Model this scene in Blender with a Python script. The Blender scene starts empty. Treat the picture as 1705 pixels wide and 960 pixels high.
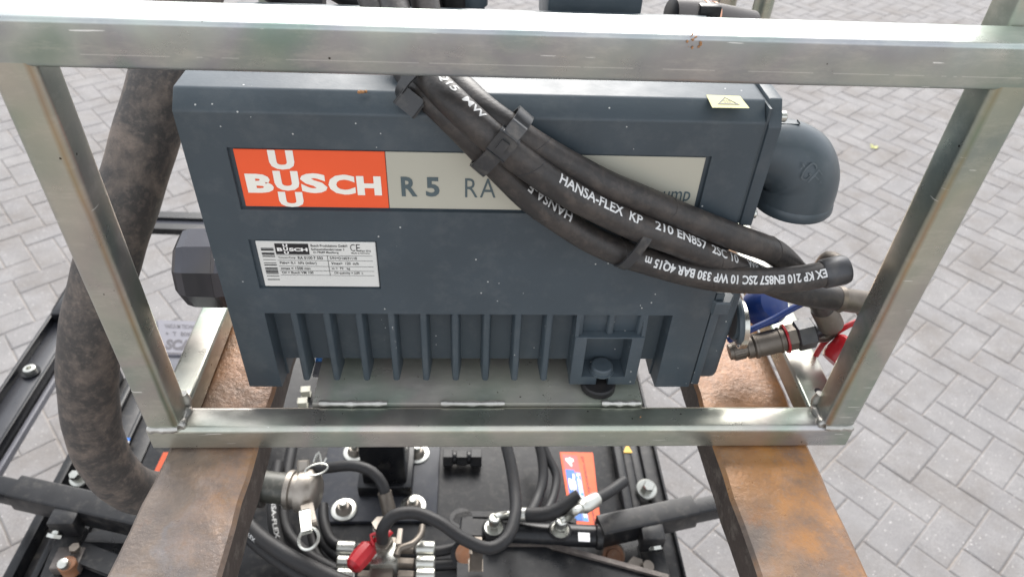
import bpy, bmesh, math, random
import numpy as np
from mathutils import Vector as V, Matrix
random.seed(7)
S = bpy.context.scene
COL = S.collection
G = 1.33                     # height of the frame's underside above the paving

# ------------------------------------------------------------------ camera
F_PX, W_PX, H_PX = 1196.1, 1705.0, 960.0
PITCH, YAW, ROLL = 0.6947, 0.0722, 0.0544
CAM = V((-0.0366, -0.4363, 0.5682 + G))
fwd = V((math.sin(YAW)*math.cos(PITCH), math.cos(YAW)*math.cos(PITCH), -math.sin(PITCH)))
rt = fwd.cross(V((0, 0, 1))).normalized(); up = rt.cross(fwd)
RT = rt*math.cos(ROLL) + up*math.sin(ROLL); UP = -rt*math.sin(ROLL) + up*math.cos(ROLL)
cd = bpy.data.cameras.new('camera'); cam = bpy.data.objects.new('camera', cd); COL.objects.link(cam)
cam.matrix_world = Matrix(((RT.x, UP.x, -fwd.x, CAM.x), (RT.y, UP.y, -fwd.y, CAM.y), (RT.z, UP.z, -fwd.z, CAM.z), (0, 0, 0, 1)))
cd.sensor_width = 36; cd.lens = F_PX/W_PX*36; cd.clip_start = 0.02; cd.clip_end = 500
cd.dof.use_dof = True; cd.dof.focus_distance = 0.60; cd.dof.aperture_fstop = 9.0
S.camera = cam
# ------------------------------------------------------------------ sky, sun, exposure
SUN_EL, SUN_AZ = math.radians(36), math.radians(4)   # azimuth from +Y clockwise
w = bpy.data.worlds.new('World'); S.world = w; w.use_nodes = True
wn = w.node_tree; bg = wn.nodes['Background']
sky = wn.nodes.new('ShaderNodeTexSky'); sky.sky_type = 'NISHITA'; sky.sun_disc = False
sky.sun_elevation = SUN_EL; sky.sun_rotation = SUN_AZ; sky.dust_density = 4; sky.air_density = 1.0
hs = wn.nodes.new('ShaderNodeHueSaturation'); hs.inputs['Saturation'].default_value = 0.32
wn.links.new(sky.outputs[0], hs.inputs['Color']); ov = wn.nodes.new('ShaderNodeMix'); ov.data_type = 'RGBA'; ov.inputs[0].default_value = .45
wn.links.new(hs.outputs[0], ov.inputs[6]); ov.inputs[7].default_value = (9.0, 9.35, 9.9, 1)      # even cloud cover
wn.links.new(ov.outputs[2], bg.inputs[0])
bg.inputs[1].default_value = 0.15
sd = bpy.data.lights.new('sun', 'SUN'); sun = bpy.data.objects.new('sun', sd); COL.objects.link(sun)
sd.energy = 2.1; sd.angle = math.radians(46); sd.color = (1, 0.965, 0.92)
sdir = V((math.sin(SUN_AZ)*math.cos(SUN_EL), math.cos(SUN_AZ)*math.cos(SUN_EL), math.sin(SUN_EL)))
sun.rotation_euler = sdir.to_track_quat('Z', 'Y').to_euler(); sun.location = (0, 0, 6)
S.view_settings.view_transform = 'Standard'; S.view_settings.look = 'None'
S.view_settings.exposure = 0.88; S.view_settings.gamma = 1

# ------------------------------------------------------------------ helpers
C0 = CAM - V((0, 0, G))      # all measures below are from the frame's underside
def ray(px, py):
    return fwd*F_PX + RT*(px-852.5) - UP*(py-480)
def PZ(px, py, z):
    d = ray(px, py); return C0 + d*((z-C0.z)/d.z)
def PY(px, py, y):
    d = ray(px, py); return C0 + d*((y-C0.y)/d.y)
def PD(px, py, dist):
    return C0 + ray(px, py).normalized()*dist

ORG = {}
def link(o, parent=None, org=None):
    COL.objects.link(o)
    if parent is not None:
        o.parent = parent; ORG[o.name] = ORG[parent.name]
    else:
        ORG[o.name] = org
    return o
def thing(name, label, cat, org, group=None):
    o = bpy.data.objects.new(name, None); o.empty_display_size = .05
    org = V(org); o.location = org + V((0, 0, G)); link(o, None, org)
    o['label'] = label; o['category'] = cat
    if group: o['group'] = group
    return o
def part(name, geo, mat, parent=None, smooth=40, label=None, kind=None, org=None):
    """geo = (verts, faces) or mesh in frame coordinates"""
    if isinstance(geo, tuple):
        me = bpy.data.meshes.new(name); vs, fs = geo
        me.from_pydata([tuple(v) for v in vs], [], fs)
    else: me = geo
    o = bpy.data.objects.new(name, me)
    if parent is None: org = V(org if org is not None else (0, 0, 0))
    link(o, parent, org)
    L = ORG[o.name]
    me.transform(Matrix.Translation(-L))
    if parent is None: o.location = L + V((0, 0, G))
    if not isinstance(mat, (list, tuple)): mat = [mat]
    if not me.materials:
        for m in mat: me.materials.append(m)
    if smooth:
        me.shade_smooth(); me.set_sharp_from_angle(angle=math.radians(smooth))
    me.update()
    if label: o['label'] = label
    if kind: o['kind'] = kind
    return o
def single(name, geo, mat, label, cat, group=None, smooth=40, org=None):
    vs = geo[0] if isinstance(geo, tuple) else [v.co for v in geo.vertices]
    if org is None:
        n = len(vs); org = V((sum(v[0] for v in vs)/n, sum(v[1] for v in vs)/n, min(v[2] for v in vs)))
    o = part(name, geo, mat, None, smooth, org=org); o['label'] = label; o['category'] = cat
    if group: o['group'] = group
    return o
def join(*gs):
    vs, fs = [], []
    for g in gs:
        n = len(vs); vs += [V(v) for v in g[0]]; fs += [[i+n for i in f] for f in g[1]]
    return (vs, fs)
def frombm(bm):
    bm.verts.ensure_lookup_table()
    for i, v in enumerate(bm.verts): v.index = i
    r = ([v.co.copy() for v in bm.verts], [[v.index for v in f.verts] for f in bm.faces]); bm.free(); return r
def box(x0, x1, y0, y1, z0, z1, bev=0.0, seg=2):
    bm = bmesh.new(); bmesh.ops.create_cube(bm, size=1)
    for v in bm.verts: v.co = V(((x0+x1)/2+v.co.x*(x1-x0), (y0+y1)/2+v.co.y*(y1-y0), (z0+z1)/2+v.co.z*(z1-z0)))
    if bev: bmesh.ops.bevel(bm, geom=bm.edges[:], offset=bev, segments=seg, affect='EDGES', profile=.5)
    return frombm(bm)
def basis(d, hint=(0, 0, 1)):
    d = V(d).normalized(); h = V(hint)
    if abs(d.dot(h.normalized())) > .98: h = V((0, 1, 0)) if abs(d.y) < .9 else V((1, 0, 0))
    s = d.cross(h).normalized(); u = s.cross(d).normalized(); return d, s, u
def obox(p0, p1, w, h, hint=(0, 0, 1), bev=0.0, seg=2):
    """box along p0-p1, width w sideways, height h along hint"""
    p0, p1 = V(p0), V(p1); d, s, u = basis(p1-p0, hint); L = (p1-p0).length; m = (p0+p1)/2
    bm = bmesh.new(); bmesh.ops.create_cube(bm, size=1)
    for v in bm.verts: v.co = m + d*(v.co.x*L) + s*(v.co.y*w) + u*(v.co.z*h)
    if bev: bmesh.ops.bevel(bm, geom=bm.edges[:], offset=bev, segments=seg, affect='EDGES', profile=.5)
    return frombm(bm)
def rrect(w, h, r, n=4):
    pts = []
    for cx, cy, a0 in ((w/2-r, h/2-r, 0), (-w/2+r, h/2-r, 90), (-w/2+r, -h/2+r, 180), (w/2-r, -h/2+r, 270)):
        for i in range(n+1):
            a = math.radians(a0+90*i/n); pts.append((cx+r*math.cos(a), cy+r*math.sin(a)))
    return pts
def rtube(p0, p1, w, h, r=.004, hint=(0, 0, 1), nseg=1):
    """rounded rectangular steel tube"""
    p0, p1 = V(p0), V(p1); d, s, u = basis(p1-p0, hint); pr = rrect(w, h, r); n = len(pr)
    vs = []; fs = []
    for k in range(nseg+1):
        c = p0.lerp(p1, k/nseg); vs += [c + s*a + u*b for a, b in pr]
    for k in range(nseg):
        fs += [[k*n+i, k*n+(i+1) % n, (k+1)*n+(i+1) % n, (k+1)*n+i] for i in range(n)]
    fs += [list(range(n))[::-1], [nseg*n+i for i in range(n)]]
    return (vs, fs)
def prism(pts, off, bev=0.0, seg=1):
    """closed polygon of 3-D points extruded by the vector off"""
    bm = bmesh.new(); vs = [bm.verts.new(p) for p in pts]; f = bm.faces.new(vs)
    r = bmesh.ops.extrude_face_region(bm, geom=[f])
    for e in r['geom']:
        if isinstance(e, bmesh.types.BMVert): e.co += V(off)
    bmesh.ops.recalc_face_normals(bm, faces=bm.faces[:])
    if bev: bmesh.ops.bevel(bm, geom=bm.edges[:], offset=bev, segments=seg, affect='EDGES', profile=.5)
    return frombm(bm)
def slab(pxs, z, th, bev=.001):
    return prism([PZ(x, y, z) for x, y in pxs], (0, 0, -th), bev)
def spline(pts, step=.006):
    P = [V(p) for p in pts]; P = [P[0]*2-P[1]] + P + [P[-1]*2-P[-2]]
    out = []
    for i in range(1, len(P)-2):
        a, b, c, d = P[i-1:i+3]; n = max(2, int((c-b).length/step))
        # centripetal Catmull-Rom
        t0 = 0; t1 = t0+max((b-a).length, 1e-6)**.5; t2 = t1+max((c-b).length, 1e-6)**.5; t3 = t2+max((d-c).length, 1e-6)**.5
        for k in range(n):
            t = t1+(t2-t1)*k/n
            A1 = a*((t1-t)/(t1-t0))+b*((t-t0)/(t1-t0)); A2 = b*((t2-t)/(t2-t1))+c*((t-t1)/(t2-t1)); A3 = c*((t3-t)/(t3-t2))+d*((t-t2)/(t3-t2))
            B1 = A1*((t2-t)/(t2-t0))+A2*((t-t0)/(t2-t0)); B2 = A2*((t3-t)/(t3-t1))+A3*((t-t1)/(t3-t1))
            out.append(B1*((t2-t)/(t2-t1))+B2*((t-t1)/(t2-t1)))
    out.append(P[-2]); return out
def tube(path, r, seg=20, step=.006, caps=True, smooth=True, closed=False, prof=None):
    """round hose through the points of path; r a number or function of 0..1"""
    pts = spline(path, step) if smooth else [V(p) for p in path]
    n = len(pts); T = []
    for i in range(n):
        a = pts[max(i-1, 0)]; b = pts[min(i+1, n-1)]
        if closed: a = pts[(i-1) % n]; b = pts[(i+1) % n]
        T.append((b-a).normalized())
    _, s, u = basis(T[0]); vs = []; N = []
    for i in range(n):
        s = (s - T[i]*s.dot(T[i])).normalized(); u = s.cross(T[i]); N.append(s)
        rr = r(i/(n-1)) if callable(r) else r
        if prof: vs += [pts[i]+s*a+u*b for a, b in prof]
        else: vs += [pts[i]+(s*math.cos(2*math.pi*k/seg)+u*math.sin(2*math.pi*k/seg))*rr for k in range(seg)]
    m = len(prof) if prof else seg; fs = []
    for i in range(n if closed else n-1):
        j = (i+1) % n; fs += [[i*m+k, i*m+(k+1) % m, j*m+(k+1) % m, j*m+k] for k in range(m)]
    if caps and not closed: fs += [list(range(m))[::-1], [(n-1)*m+k for k in range(m)]]
    return (vs, fs)
def lathe(prof, p, axis, seg=28, hint=(0, 0, 1), turn=0.0):
    """prof = [(distance along axis, radius)], starting at p"""
    p = V(p); d, s, u = basis(axis, hint); vs = []; fs = []
    for a, r in prof:
        for k in range(seg):
            t = 2*math.pi*k/seg+turn; vs.append(p+d*a+(s*math.cos(t)+u*math.sin(t))*r)
    for i in range(len(prof)-1):
        fs += [[i*seg+k, i*seg+(k+1) % seg, (i+1)*seg+(k+1) % seg, (i+1)*seg+k] for k in range(seg)]
    fs += [list(range(seg))[::-1], [(len(prof)-1)*seg+k for k in range(seg)]]
    return (vs, fs)
def cyl(p0, p1, r, seg=24, ch=.0, turn=0):
    p0, p1 = V(p0), V(p1); L = (p1-p0).length
    pr = [(0, r-ch), (ch, r), (L-ch, r), (L, r-ch)] if ch else [(0, r), (L, r)]
    return lathe(pr, p0, p1-p0, seg, turn=turn)
def ring(c, axis, R, r, seg=28, m=8, ax2=None, R2=None, R1v=None):
    d, s, u = basis(axis)
    if R1v is not None: s = V(R1v).normalized(); u = d.cross(s)
    R2 = R2 or R
    return tube([V(c)+s*math.cos(2*math.pi*k/seg)*R+u*math.sin(2*math.pi*k/seg)*R2 for k in range(seg)], r, m, smooth=False, closed=True)
def band(c, tang, wide, R1, R2, bw, th, seg=36):
    """flat strap looped round a bundle running along tang"""
    d = V(tang).normalized(); s = V(wide); s = (s-d*s.dot(d)).normalized(); u = d.cross(s); vs = []; fs = []
    for k in range(seg):
        t = 2*math.pi*k/seg; e = abs(math.cos(t))**.8*math.copysign(1, math.cos(t)); f = abs(math.sin(t))**.8*math.copysign(1, math.sin(t))
        for q, dd in ((0, -bw/2), (th, -bw/2), (th, bw/2), (0, bw/2)):
            vs.append(V(c)+s*e*(R1+q)+u*f*(R2+q)+d*dd)
    for k in range(seg):
        j = (k+1) % seg; fs += [[k*4+i, k*4+(i+1) % 4, j*4+(i+1) % 4, j*4+i] for i in range(4)]
    return (vs, fs)
def text2d(s, bold=0.0, shear=0.0, sp=1.0):
    cu = bpy.data.curves.new('lettering', 'FONT'); cu.body = s; cu.offset = bold; cu.shear = shear; cu.space_character = sp
    cu.resolution_u = 3
    o = bpy.data.objects.new('lettering', cu); COL.objects.link(o)
    dg = bpy.context.evaluated_depsgraph_get(); me = bpy.data.meshes.new_from_object(o.evaluated_get(dg))
    g = ([v.co.copy() for v in me.vertices], [list(p.vertices) for p in me.polygons])
    bpy.data.objects.remove(o); bpy.data.curves.remove(cu); bpy.data.meshes.remove(me); return g
def fit(g, x0, x1, y0, y1):
    xs = [v.x for v in g[0]]; ys = [v.y for v in g[0]]; a, b, c, d = min(xs), max(xs), min(ys), max(ys)
    return ([V((x0+(v.x-a)/(b-a)*(x1-x0), y0+(v.y-c)/(d-c)*(y1-y0), 0)) for v in g[0]], g[1])
def place(g, o, ex, ey):
    o, ex, ey = V(o), V(ex), V(ey); return ([o+ex*v.x+ey*v.y for v in g[0]], g[1])
def rect2(x0, x1, y0, y1): return ([V((x0, y0, 0)), V((x1, y0, 0)), V((x1, y1, 0)), V((x0, y1, 0))], [[0, 1, 2, 3]])
def hose_text(path, r, s, s0, s1, height, toward, ang=0.0, flip=False, bold=.02, step=.006, wear=None):
    """print wrapped on a hose between arc lengths s0 and s1; toward = point the print faces"""
    pts = spline(path, step); cum = [0]
    for i in range(1, len(pts)): cum.append(cum[-1]+(pts[i]-pts[i-1]).length)
    g = fit(text2d(s, bold), 0, s1-s0, -height/2, height/2)
    bm = bmesh.new(); vv = [bm.verts.new(v) for v in g[0]]
    for f in g[1]:
        try: bm.faces.new([vv[i] for i in f])
        except ValueError: pass
    k = 6
    for i in range(1, k):
        bmesh.ops.bisect_plane(bm, geom=bm.verts[:]+bm.edges[:]+bm.faces[:], plane_co=(0, -height/2+height*i/k, 0), plane_no=(0, 1, 0))
    g = frombm(bm); out = []
    for v in g[0]:
        a = s0+v.x if not flip else s1-v.x; i = 0
        a = min(max(a, 0), cum[-1]-1e-5)
        lo, hi = 0, len(cum)-1
        while hi-lo > 1:
            m = (lo+hi)//2
            if cum[m] <= a: lo = m
            else: hi = m
        t = (a-cum[lo])/(cum[lo+1]-cum[lo]); c = pts[lo].lerp(pts[lo+1], t)
        A = (pts[min(lo+1, len(pts)-1)]-pts[max(lo-1, 0)]).normalized(); B = (pts[min(lo+2, len(pts)-1)]-pts[lo]).normalized()
        d = A.lerp(B, t).normalized(); n = V(toward)-c; n = (n-d*n.dot(d)).normalized(); u = n.cross(d)
        th = ang+(v.y/r)*(-1 if flip else 1)
        out.append(c+(n*math.cos(th)+u*math.sin(th))*(r+.0002))
    return (out, g[1])
def boolean(geo, cutters):
    me = bpy.data.meshes.new('b'); me.from_pydata([tuple(v) for v in geo[0]], [], geo[1]); o = bpy.data.objects.new('b', me); COL.objects.link(o)
    cs = []
    for g in cutters:
        mc = bpy.data.meshes.new('c'); mc.from_pydata([tuple(v) for v in g[0]], [], g[1])
        b_ = bmesh.new(); b_.from_mesh(mc); bmesh.ops.recalc_face_normals(b_, faces=b_.faces[:]); b_.to_mesh(mc); b_.free(); c = bpy.data.objects.new('c', mc); COL.objects.link(c); cs.append(c)
        m = o.modifiers.new('m', 'BOOLEAN'); m.operation = 'DIFFERENCE'; m.object = c; m.solver = 'EXACT'
    dg = bpy.context.evaluated_depsgraph_get(); r = bpy.data.meshes.new_from_object(o.evaluated_get(dg))
    bpy.data.objects.remove(o)
    for c in cs: bpy.data.objects.remove(c)
    return r
def bolt(p, axis, r, h, stud=True):
    p = V(p); d = V(axis).normalized()
    return join(lathe([(0, r*1.7), (h*.18, r*1.75), (h*.25, r*1.6)], p, d, 20), lathe([(h*.25, r), (h*.85, r), (h*.95, r*.85)], p, d, 6))

# ------------------------------------------------------------------ materials
class NT:
    def __init__(s, name):
        s.m = bpy.data.materials.new(name); s.m.use_nodes = True; s.t = s.m.node_tree; s.b = s.t.nodes['Principled BSDF']
        s.co = s.t.nodes.new('ShaderNodeTexCoord').outputs['Object']
    def n(s, ty, **k):
        nd = s.t.nodes.new('ShaderNode'+ty)
        for a, b in k.items():
            if a.startswith('i_'):
                key = a[2:]; key = int(key) if key.isdigit() else key
                if hasattr(b, 'is_output') or isinstance(b, bpy.types.NodeSocket): s.t.links.new(b, nd.inputs[key])
                else: nd.inputs[key].default_value = b
            else: setattr(nd, a, b)
        return nd
    def noise(s, sc, det=4, rough=.55, co=None, dist=0.0, sxyz=None):
        co = co or s.co
        if sxyz: co = s.n('Mapping', i_0=co, i_3=sxyz).outputs[0]
        return s.n('TexNoise', i_Vector=co, i_Scale=sc, i_Detail=det, i_Roughness=rough, i_Distortion=dist).outputs[0]
    def ramp(s, f, *st, interp='LINEAR'):
        r = s.n('ValToRGB', i_0=f); e = r.color_ramp.elements; r.color_ramp.interpolation = interp
        while len(e) < len(st): e.new(.5)
        for q, (p, c) in zip(e, st):
            q.position = p; q.color = (c, c, c, 1) if isinstance(c, (int, float)) else (*c, 1)
        return r.outputs[0]
    def mix(s, f, a, b, mode='MIX'):
        m = s.n('Mix', data_type='RGBA', blend_type=mode)
        for sock, v in ((m.inputs[0], f), (m.inputs[6], a), (m.inputs[7], b)):
            if isinstance(v, bpy.types.NodeSocket): s.t.links.new(v, sock)
            elif isinstance(v, (int, float)): sock.default_value = v
            else: sock.default_value = (*v, 1)
        return m.outputs[2]
    def math(s, op, a, b=0.0, c=None):
        k = dict(operation=op, i_0=a, i_1=b)
        if c is not None: k['i_2'] = c
        return s.n('Math', **k).outputs[0]
    def set(s, **k):
        names = dict(col='Base Color', rough='Roughness', metal='Metallic', spec='Specular IOR Level', coat='Coat Weight', cr='Coat Roughness', nor='Normal')
        for a, v in k.items():
            sock = s.b.inputs[names[a]]
            if isinstance(v, bpy.types.NodeSocket): s.t.links.new(v, sock)
            elif isinstance(v, tuple): sock.default_value = (*v, 1)
            else: sock.default_value = v
        return s
    def bump(s, h, st=.3, dist=.001):
        o = s.n('Bump', i_Strength=st, i_Distance=dist, i_Height=h).outputs[0]; s.t.links.new(o, s.b.inputs['Normal']); return s

def mat_plain(name, col, rough=.5, metal=0.0, spec=.5, var=.12, dust=0.0, bump=.0, bsc=300):
    t = NT(name); n = t.noise(18, 5)
    c = t.mix(t.ramp(n, (.3, 0), (.7, 1)), tuple(x*(1-var) for x in col), tuple(min(1, x*(1+var)) for x in col))
    if dust:
        d = t.noise(60, 6, .7); c = t.mix(t.math('MULTIPLY', t.ramp(d, (.5, 0), (.75, 1)), dust), c, (.30, .27, .23))
    r = t.math('MULTIPLY_ADD', t.noise(40, 4), .25, rough-.12)
    t.set(col=c, rough=r, metal=metal, spec=spec)
    if bump: t.bump(t.noise(bsc, 4), bump, .001)
    return t.m

def mat_galv(name='passivated zinc', bright=1.0, line=None, cool=False, seam=None, metal=.88):
    t = NT(name)
    a = t.noise(5.5, 3, .5, sxyz=(1, 1, 1.0), dist=.6); b = t.noise(23, 4, .6)
    if cool: c = t.ramp(a, (.28, (.15, .23, .25)), (.40, (.20, .28, .24)), (.48, (.34, .39, .37)), (.56, (.27, .28, .31)), (.64, (.16, .25, .21)), (.75, (.32, .35, .38)))
    else: c = t.ramp(a, (.28, (.20, .26, .24)), (.40, (.30, .34, .27)), (.48, (.40, .40, .34)), (.56, (.38, .35, .32)), (.64, (.27, .33, .27)), (.75, (.36, .35, .36)))
    c = t.mix(.35, c, t.ramp(b, (.3, (.20, .22, .23)), (.7, (.42, .41, .37))))
    sm = t.noise(46, 8, .78, sxyz=(.45, 1, 1.6))
    c = t.mix(t.math('MULTIPLY', t.ramp(sm, (.50, 0), (.74, 1)), .32), c, (.62, .61, .56))
    # dark specks and fine pale scratches
    v = t.n('TexVoronoi', i_Vector=t.co, i_Scale=85.0); sp = t.math('LESS_THAN', v.outputs['Distance'], .075)
    g = t.math('GREATER_THAN', t.noise(30, 2), .57)
    c = t.mix(t.math('MULTIPLY', sp, g), c, (.05, .045, .04))
    sc = t.n('TexNoise', i_Vector=t.n('Mapping', i_0=t.co, i_2=(.3, .5, .35), i_3=(26, 26, 500)).outputs[0], i_Scale=1.0, i_Detail=1.0).outputs[0]
    sm2 = t.math('MULTIPLY', t.math('GREATER_THAN', sc, .735), t.math('GREATER_THAN', t.noise(9, 2), .53))
    c = t.mix(t.math('MULTIPLY', sm2, .7), c, (.75, .76, .74))
    if line is not None:
        z = t.n('SeparateXYZ', i_0=t.co).outputs[2]
        l = t.math('MULTIPLY', t.math('LESS_THAN', t.math('ABSOLUTE', t.math('SUBTRACT', z, line)), .00022), t.math('GREATER_THAN', t.noise(25, 3), .44))
        c = t.mix(t.math('MULTIPLY', l, .3), c, (.85, .87, .86))
    if seam is not None:
        ax = t.math('ABSOLUTE', t.n('SeparateXYZ', i_0=t.co).outputs[0])
        dd = t.math('SUBTRACT', ax, seam); wv = t.noise(12, 3)
        e = t.math('SUBTRACT', 1.0, t.math('DIVIDE', t.math('ABSOLUTE', t.math('ADD', dd, t.math('MULTIPLY_ADD', wv, .004, -.0055))), .0034)); e.node.use_clamp = True
        c = t.mix(t.math('MULTIPLY', e, .75), c, t.ramp(t.noise(8, 2), (.35, (.22, .16, .13)), (.5, (.30, .22, .12)), (.65, (.14, .20, .15))))
    c = t.mix(1, c, (1.20, 1.18, 1.16), 'MULTIPLY')
    if bright != 1: c = t.mix(1, c, (bright,)*3, 'MULTIPLY')
    ro = t.math('MULTIPLY_ADD', t.noise(35, 5, .6), .36, .14)
    t.set(col=c, rough=t.math('ADD', ro, t.math('MULTIPLY', sm2, .2)), metal=metal)
    t.bump(t.math('ADD', t.math('MULTIPLY', t.noise(14, 3), 1.5), t.math('MULTIPLY', t.noise(260, 4), .12)), .35, .0011)
    return t.m

def mat_paint(name, col, rough=.42, specks=True, cast=.35, wear=.12):
    t = NT(name); n = t.noise(7, 4, .6); c = t.mix(t.ramp(n, (.3, 0), (.7, 1)), tuple(x*.86 for x in col), tuple(x*1.13 for x in col))
    c = t.mix(t.math('MULTIPLY', t.ramp(t.noise(38, 6, .7), (.5, 0), (.8, 1)), wear), c, (.28, .28, .27))
    if specks:
        v = t.n('TexVoronoi', i_Vector=t.co, i_Scale=120.0); d = t.math('LESS_THAN', v.outputs['Distance'], .085)
        g = t.math('GREATER_THAN', t.noise(14, 3, .6), .56); c = t.mix(t.math('MULTIPLY', t.math('MULTIPLY', d, g), .75), c, (.62, .62, .60))
        v2 = t.n('TexVoronoi', i_Vector=t.co, i_Scale=45.0); c = t.mix(t.math('MULTIPLY', t.math('LESS_THAN', v2.outputs['Distance'], .022), t.math('GREATER_THAN', t.noise(10, 2), .5)), c, (.75, .75, .73))
    t.set(col=c, rough=t.math('MULTIPLY_ADD', t.noise(50, 4), .22, rough-.1), spec=.45)
    t.bump(t.math('ADD', t.math('MULTIPLY', t.noise(45, 3), .7), t.math('MULTIPLY', t.noise(420, 4), .35)), cast, .0007)
    return t.m

def mat_rubber(name, col=(.022, .021, .021), dust=.5, rough=.55, tint=(.17, .13, .10), wrap=False):
    t = NT(name); n = t.noise(26, 6, .68, dist=.4)
    c = t.mix(t.math('MULTIPLY', t.ramp(n, (.46, 0), (.80, 1)), dust), col, tint)
    c = t.mix(t.math('MULTIPLY', t.ramp(t.noise(140, 5, .7), (.5, 0), (.75, 1)), dust*.5), c, tuple(x*1.1 for x in tint))
    if wrap: h = t.math('ADD', t.noise(60, 5, .6, sxyz=(.5, .5, 2.5)), t.math('MULTIPLY', t.noise(350, 3), .3)); st = .7
    else: h = t.noise(300, 4); st = .25
    t.set(col=c, rough=t.math('MULTIPLY_ADD', n, .3, rough-.15), spec=.4); t.bump(h, st, .0012)
    return t.m

def mat_rust(name='rusty fork steel', orange=0.0):
    t = NT(name)
    a = t.noise(9, 7, .68, dist=.1); b = t.noise(24, 7, .72)
    c = t.ramp(a, (.28, (.10, .085, .078)), (.40, (.17, .135, .112)), (.50, (.22, .165, .125)), (.58, (.23, .20, .185)), (.67, (.27, .18, .11)), (.78, (.28, .25, .23)))
    c = t.mix(t.ramp(b, (.57-.06*orange, 0), (.74-.04*orange, .35+.4*orange)), c, (.30, .12, .032))
    c = t.mix(t.math('MULTIPLY', t.ramp(t.noise(4.5, 3, .6), (.54-.12*orange, 0), (.66-.09*orange, 1)), .40+.38*orange), c, (.44, .185, .035))
    c = t.mix(t.math('MULTIPLY', t.ramp(t.noise(13, 8, .75), (.47, 0), (.62, 1)), .6), c, (.115, .095, .085))
    yy = t.n('SeparateXYZ', i_0=t.n('NewGeometry').outputs['Position']).outputs[1]
    rr_ = t.math('MULTIPLY', t.ramp(t.math('ADD', yy, t.math('MULTIPLY', t.noise(10, 4), .12)), (.06, 0), (.16, 1)), .8)
    c = t.mix(rr_, c, t.ramp(t.noise(20, 5, .65), (.3, (.085, .045, .025)), (.5, (.20, .085, .03)), (.7, (.33, .14, .04))))
    pit = t.noise(240, 5, .7); c = t.mix(t.ramp(pit, (.55, 0), (.7, .45)), c, (.24, .20, .17))
    t.set(col=c, rough=t.math('MULTIPLY_ADD', b, .35, .14), metal=t.ramp(a, (.35, .45), (.6, .1)), spec=.7)
    t.bump(t.math('ADD', t.math('ADD', t.math('MULTIPLY', t.noise(28, 4), .8), t.math('MULTIPLY', t.noise(200, 5, .7), .7)), t.math('MULTIPLY', t.noise(110, 4, .6), 1.1)), .6 if not orange else .45, .0010)
    return t.m

def mat_paver():
    t = NT('concrete paver')
    geo = t.n('NewGeometry').outputs['Random Per Island']; oi = t.n('ObjectInfo').outputs['Random']
    rnd = t.math('FRACT', t.math('ADD', geo, oi))
    pos = t.n('NewGeometry').outputs['Position']
    c = t.ramp(rnd, (0, (.200, .191, .193)), (.35, (.222, .212, .212)), (.7, (.248, .236, .231)), (1, (.206, .201, .208)))
    c = t.mix(.55, c, t.ramp(t.noise(7, 5, .65, co=pos), (.3, (.135, .128, .130)), (.7, (.335, .32, .312))), 'MIX')
    gr = t.noise(330, 4, .75, co=pos); c = t.mix(.5, c, t.ramp(gr, (.3, (.085, .082, .082)), (.5, (.195, .188, .184)), (.68, (.36, .345, .335))))
    v = t.n('TexVoronoi', i_Vector=pos, i_Scale=75.0); c = t.mix(t.math('MULTIPLY', t.math('LESS_THAN', v.outputs['Distance'], .16), t.math('GREATER_THAN', t.noise(40, 2, co=pos), .52)), c, (.46, .44, .42))
    c = t.mix(t.math('MULTIPLY', t.ramp(t.noise(3.2, 7, .72, co=pos), (.46, 0), (.68, 1)), .55), c, (.145, .125, .108))
    t.set(col=c, rough=.85, spec=.3)
    t.bump(t.math('ADD', t.math('MULTIPLY', gr, .6), t.noise(60, 4, co=pos)), .6, .002)
    return t.m
def mat_sand():
    t = NT('joint sand'); pos = t.n('NewGeometry').outputs['Position']
    c = t.ramp(t.noise(25, 6, .7, co=pos), (.3, (.19, .17, .155)), (.7, (.34, .30, .265)))
    c = t.mix(t.ramp(t.noise(400, 3, co=pos), (.5, 0), (.7, .5)), c, (.24, .20, .16))
    t.set(col=c, rough=.95, spec=.2); t.bump(t.noise(300, 4, co=pos), .5, .003); return t.m

M_galv = mat_galv(); M_beam = mat_galv('passivated zinc beam', 1.0, line=.3864, cool=True); M_post = mat_galv('passivated zinc post', 1.0, seam=.306); M_plate = mat_galv('dull zinc plate', .85, metal=.45)
M_weld = mat_plain('weld bead', (.42, .41, .38), .38, .85, var=.3, bump=.5, bsc=350)
M_pump = mat_paint('slate blue casting paint', (.046, .061, .073), .42)
M_pump2 = mat_paint('slate blue paint smooth', (.054, .070, .082), .38, cast=.2, specks=False)
M_rub = mat_rubber('black hose rubber', (.028, .0255, .0245), .5, .44, (.14, .112, .092))
M_rub2 = mat_rubber('black hose rubber clean', (.010, .010, .011), .06)
M_suct = mat_rubber('cloth wrapped suction hose', (.050, .045, .042), .95, .62, (.21, .165, .135), wrap=True)
M_plast = mat_plain('black nylon', (.028, .029, .031), .35, dust=.25, bump=.1)
M_black = mat_plain('black machine paint', (.007, .0075, .009), .30, spec=.32, dust=.05, var=.3, bump=.15, bsc=90)
M_blackm = mat_plain('worn black paint', (.010, .010, .011), .36, spec=.32, dust=.13, var=.4, bump=.25, bsc=60)
M_edge = mat_plain('worn edge steel', (.10, .085, .077), .5, .3, dust=.5, var=.4, bump=.3)
M_gloss = mat_plain('glossy black enamel', (.06, .06, .07), .2, .55, spec=.8, var=.1)
M_zinc = mat_plain('bright zinc fitting', (.50, .50, .46), .28, .9, var=.15, dust=.12, bump=.1)
M_steel = mat_plain('dull steel fitting', (.15, .13, .11), .45, .7, var=.25, dust=.25, bump=.15)
M_dark = mat_plain('dark steel', (.055, .056, .06), .42, .6, var=.2, dust=.15, bump=.1)
M_alu = mat_plain('cast aluminium coupling', (.30, .27, .235), .42, .75, var=.25, dust=.3, bump=.25)
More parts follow.
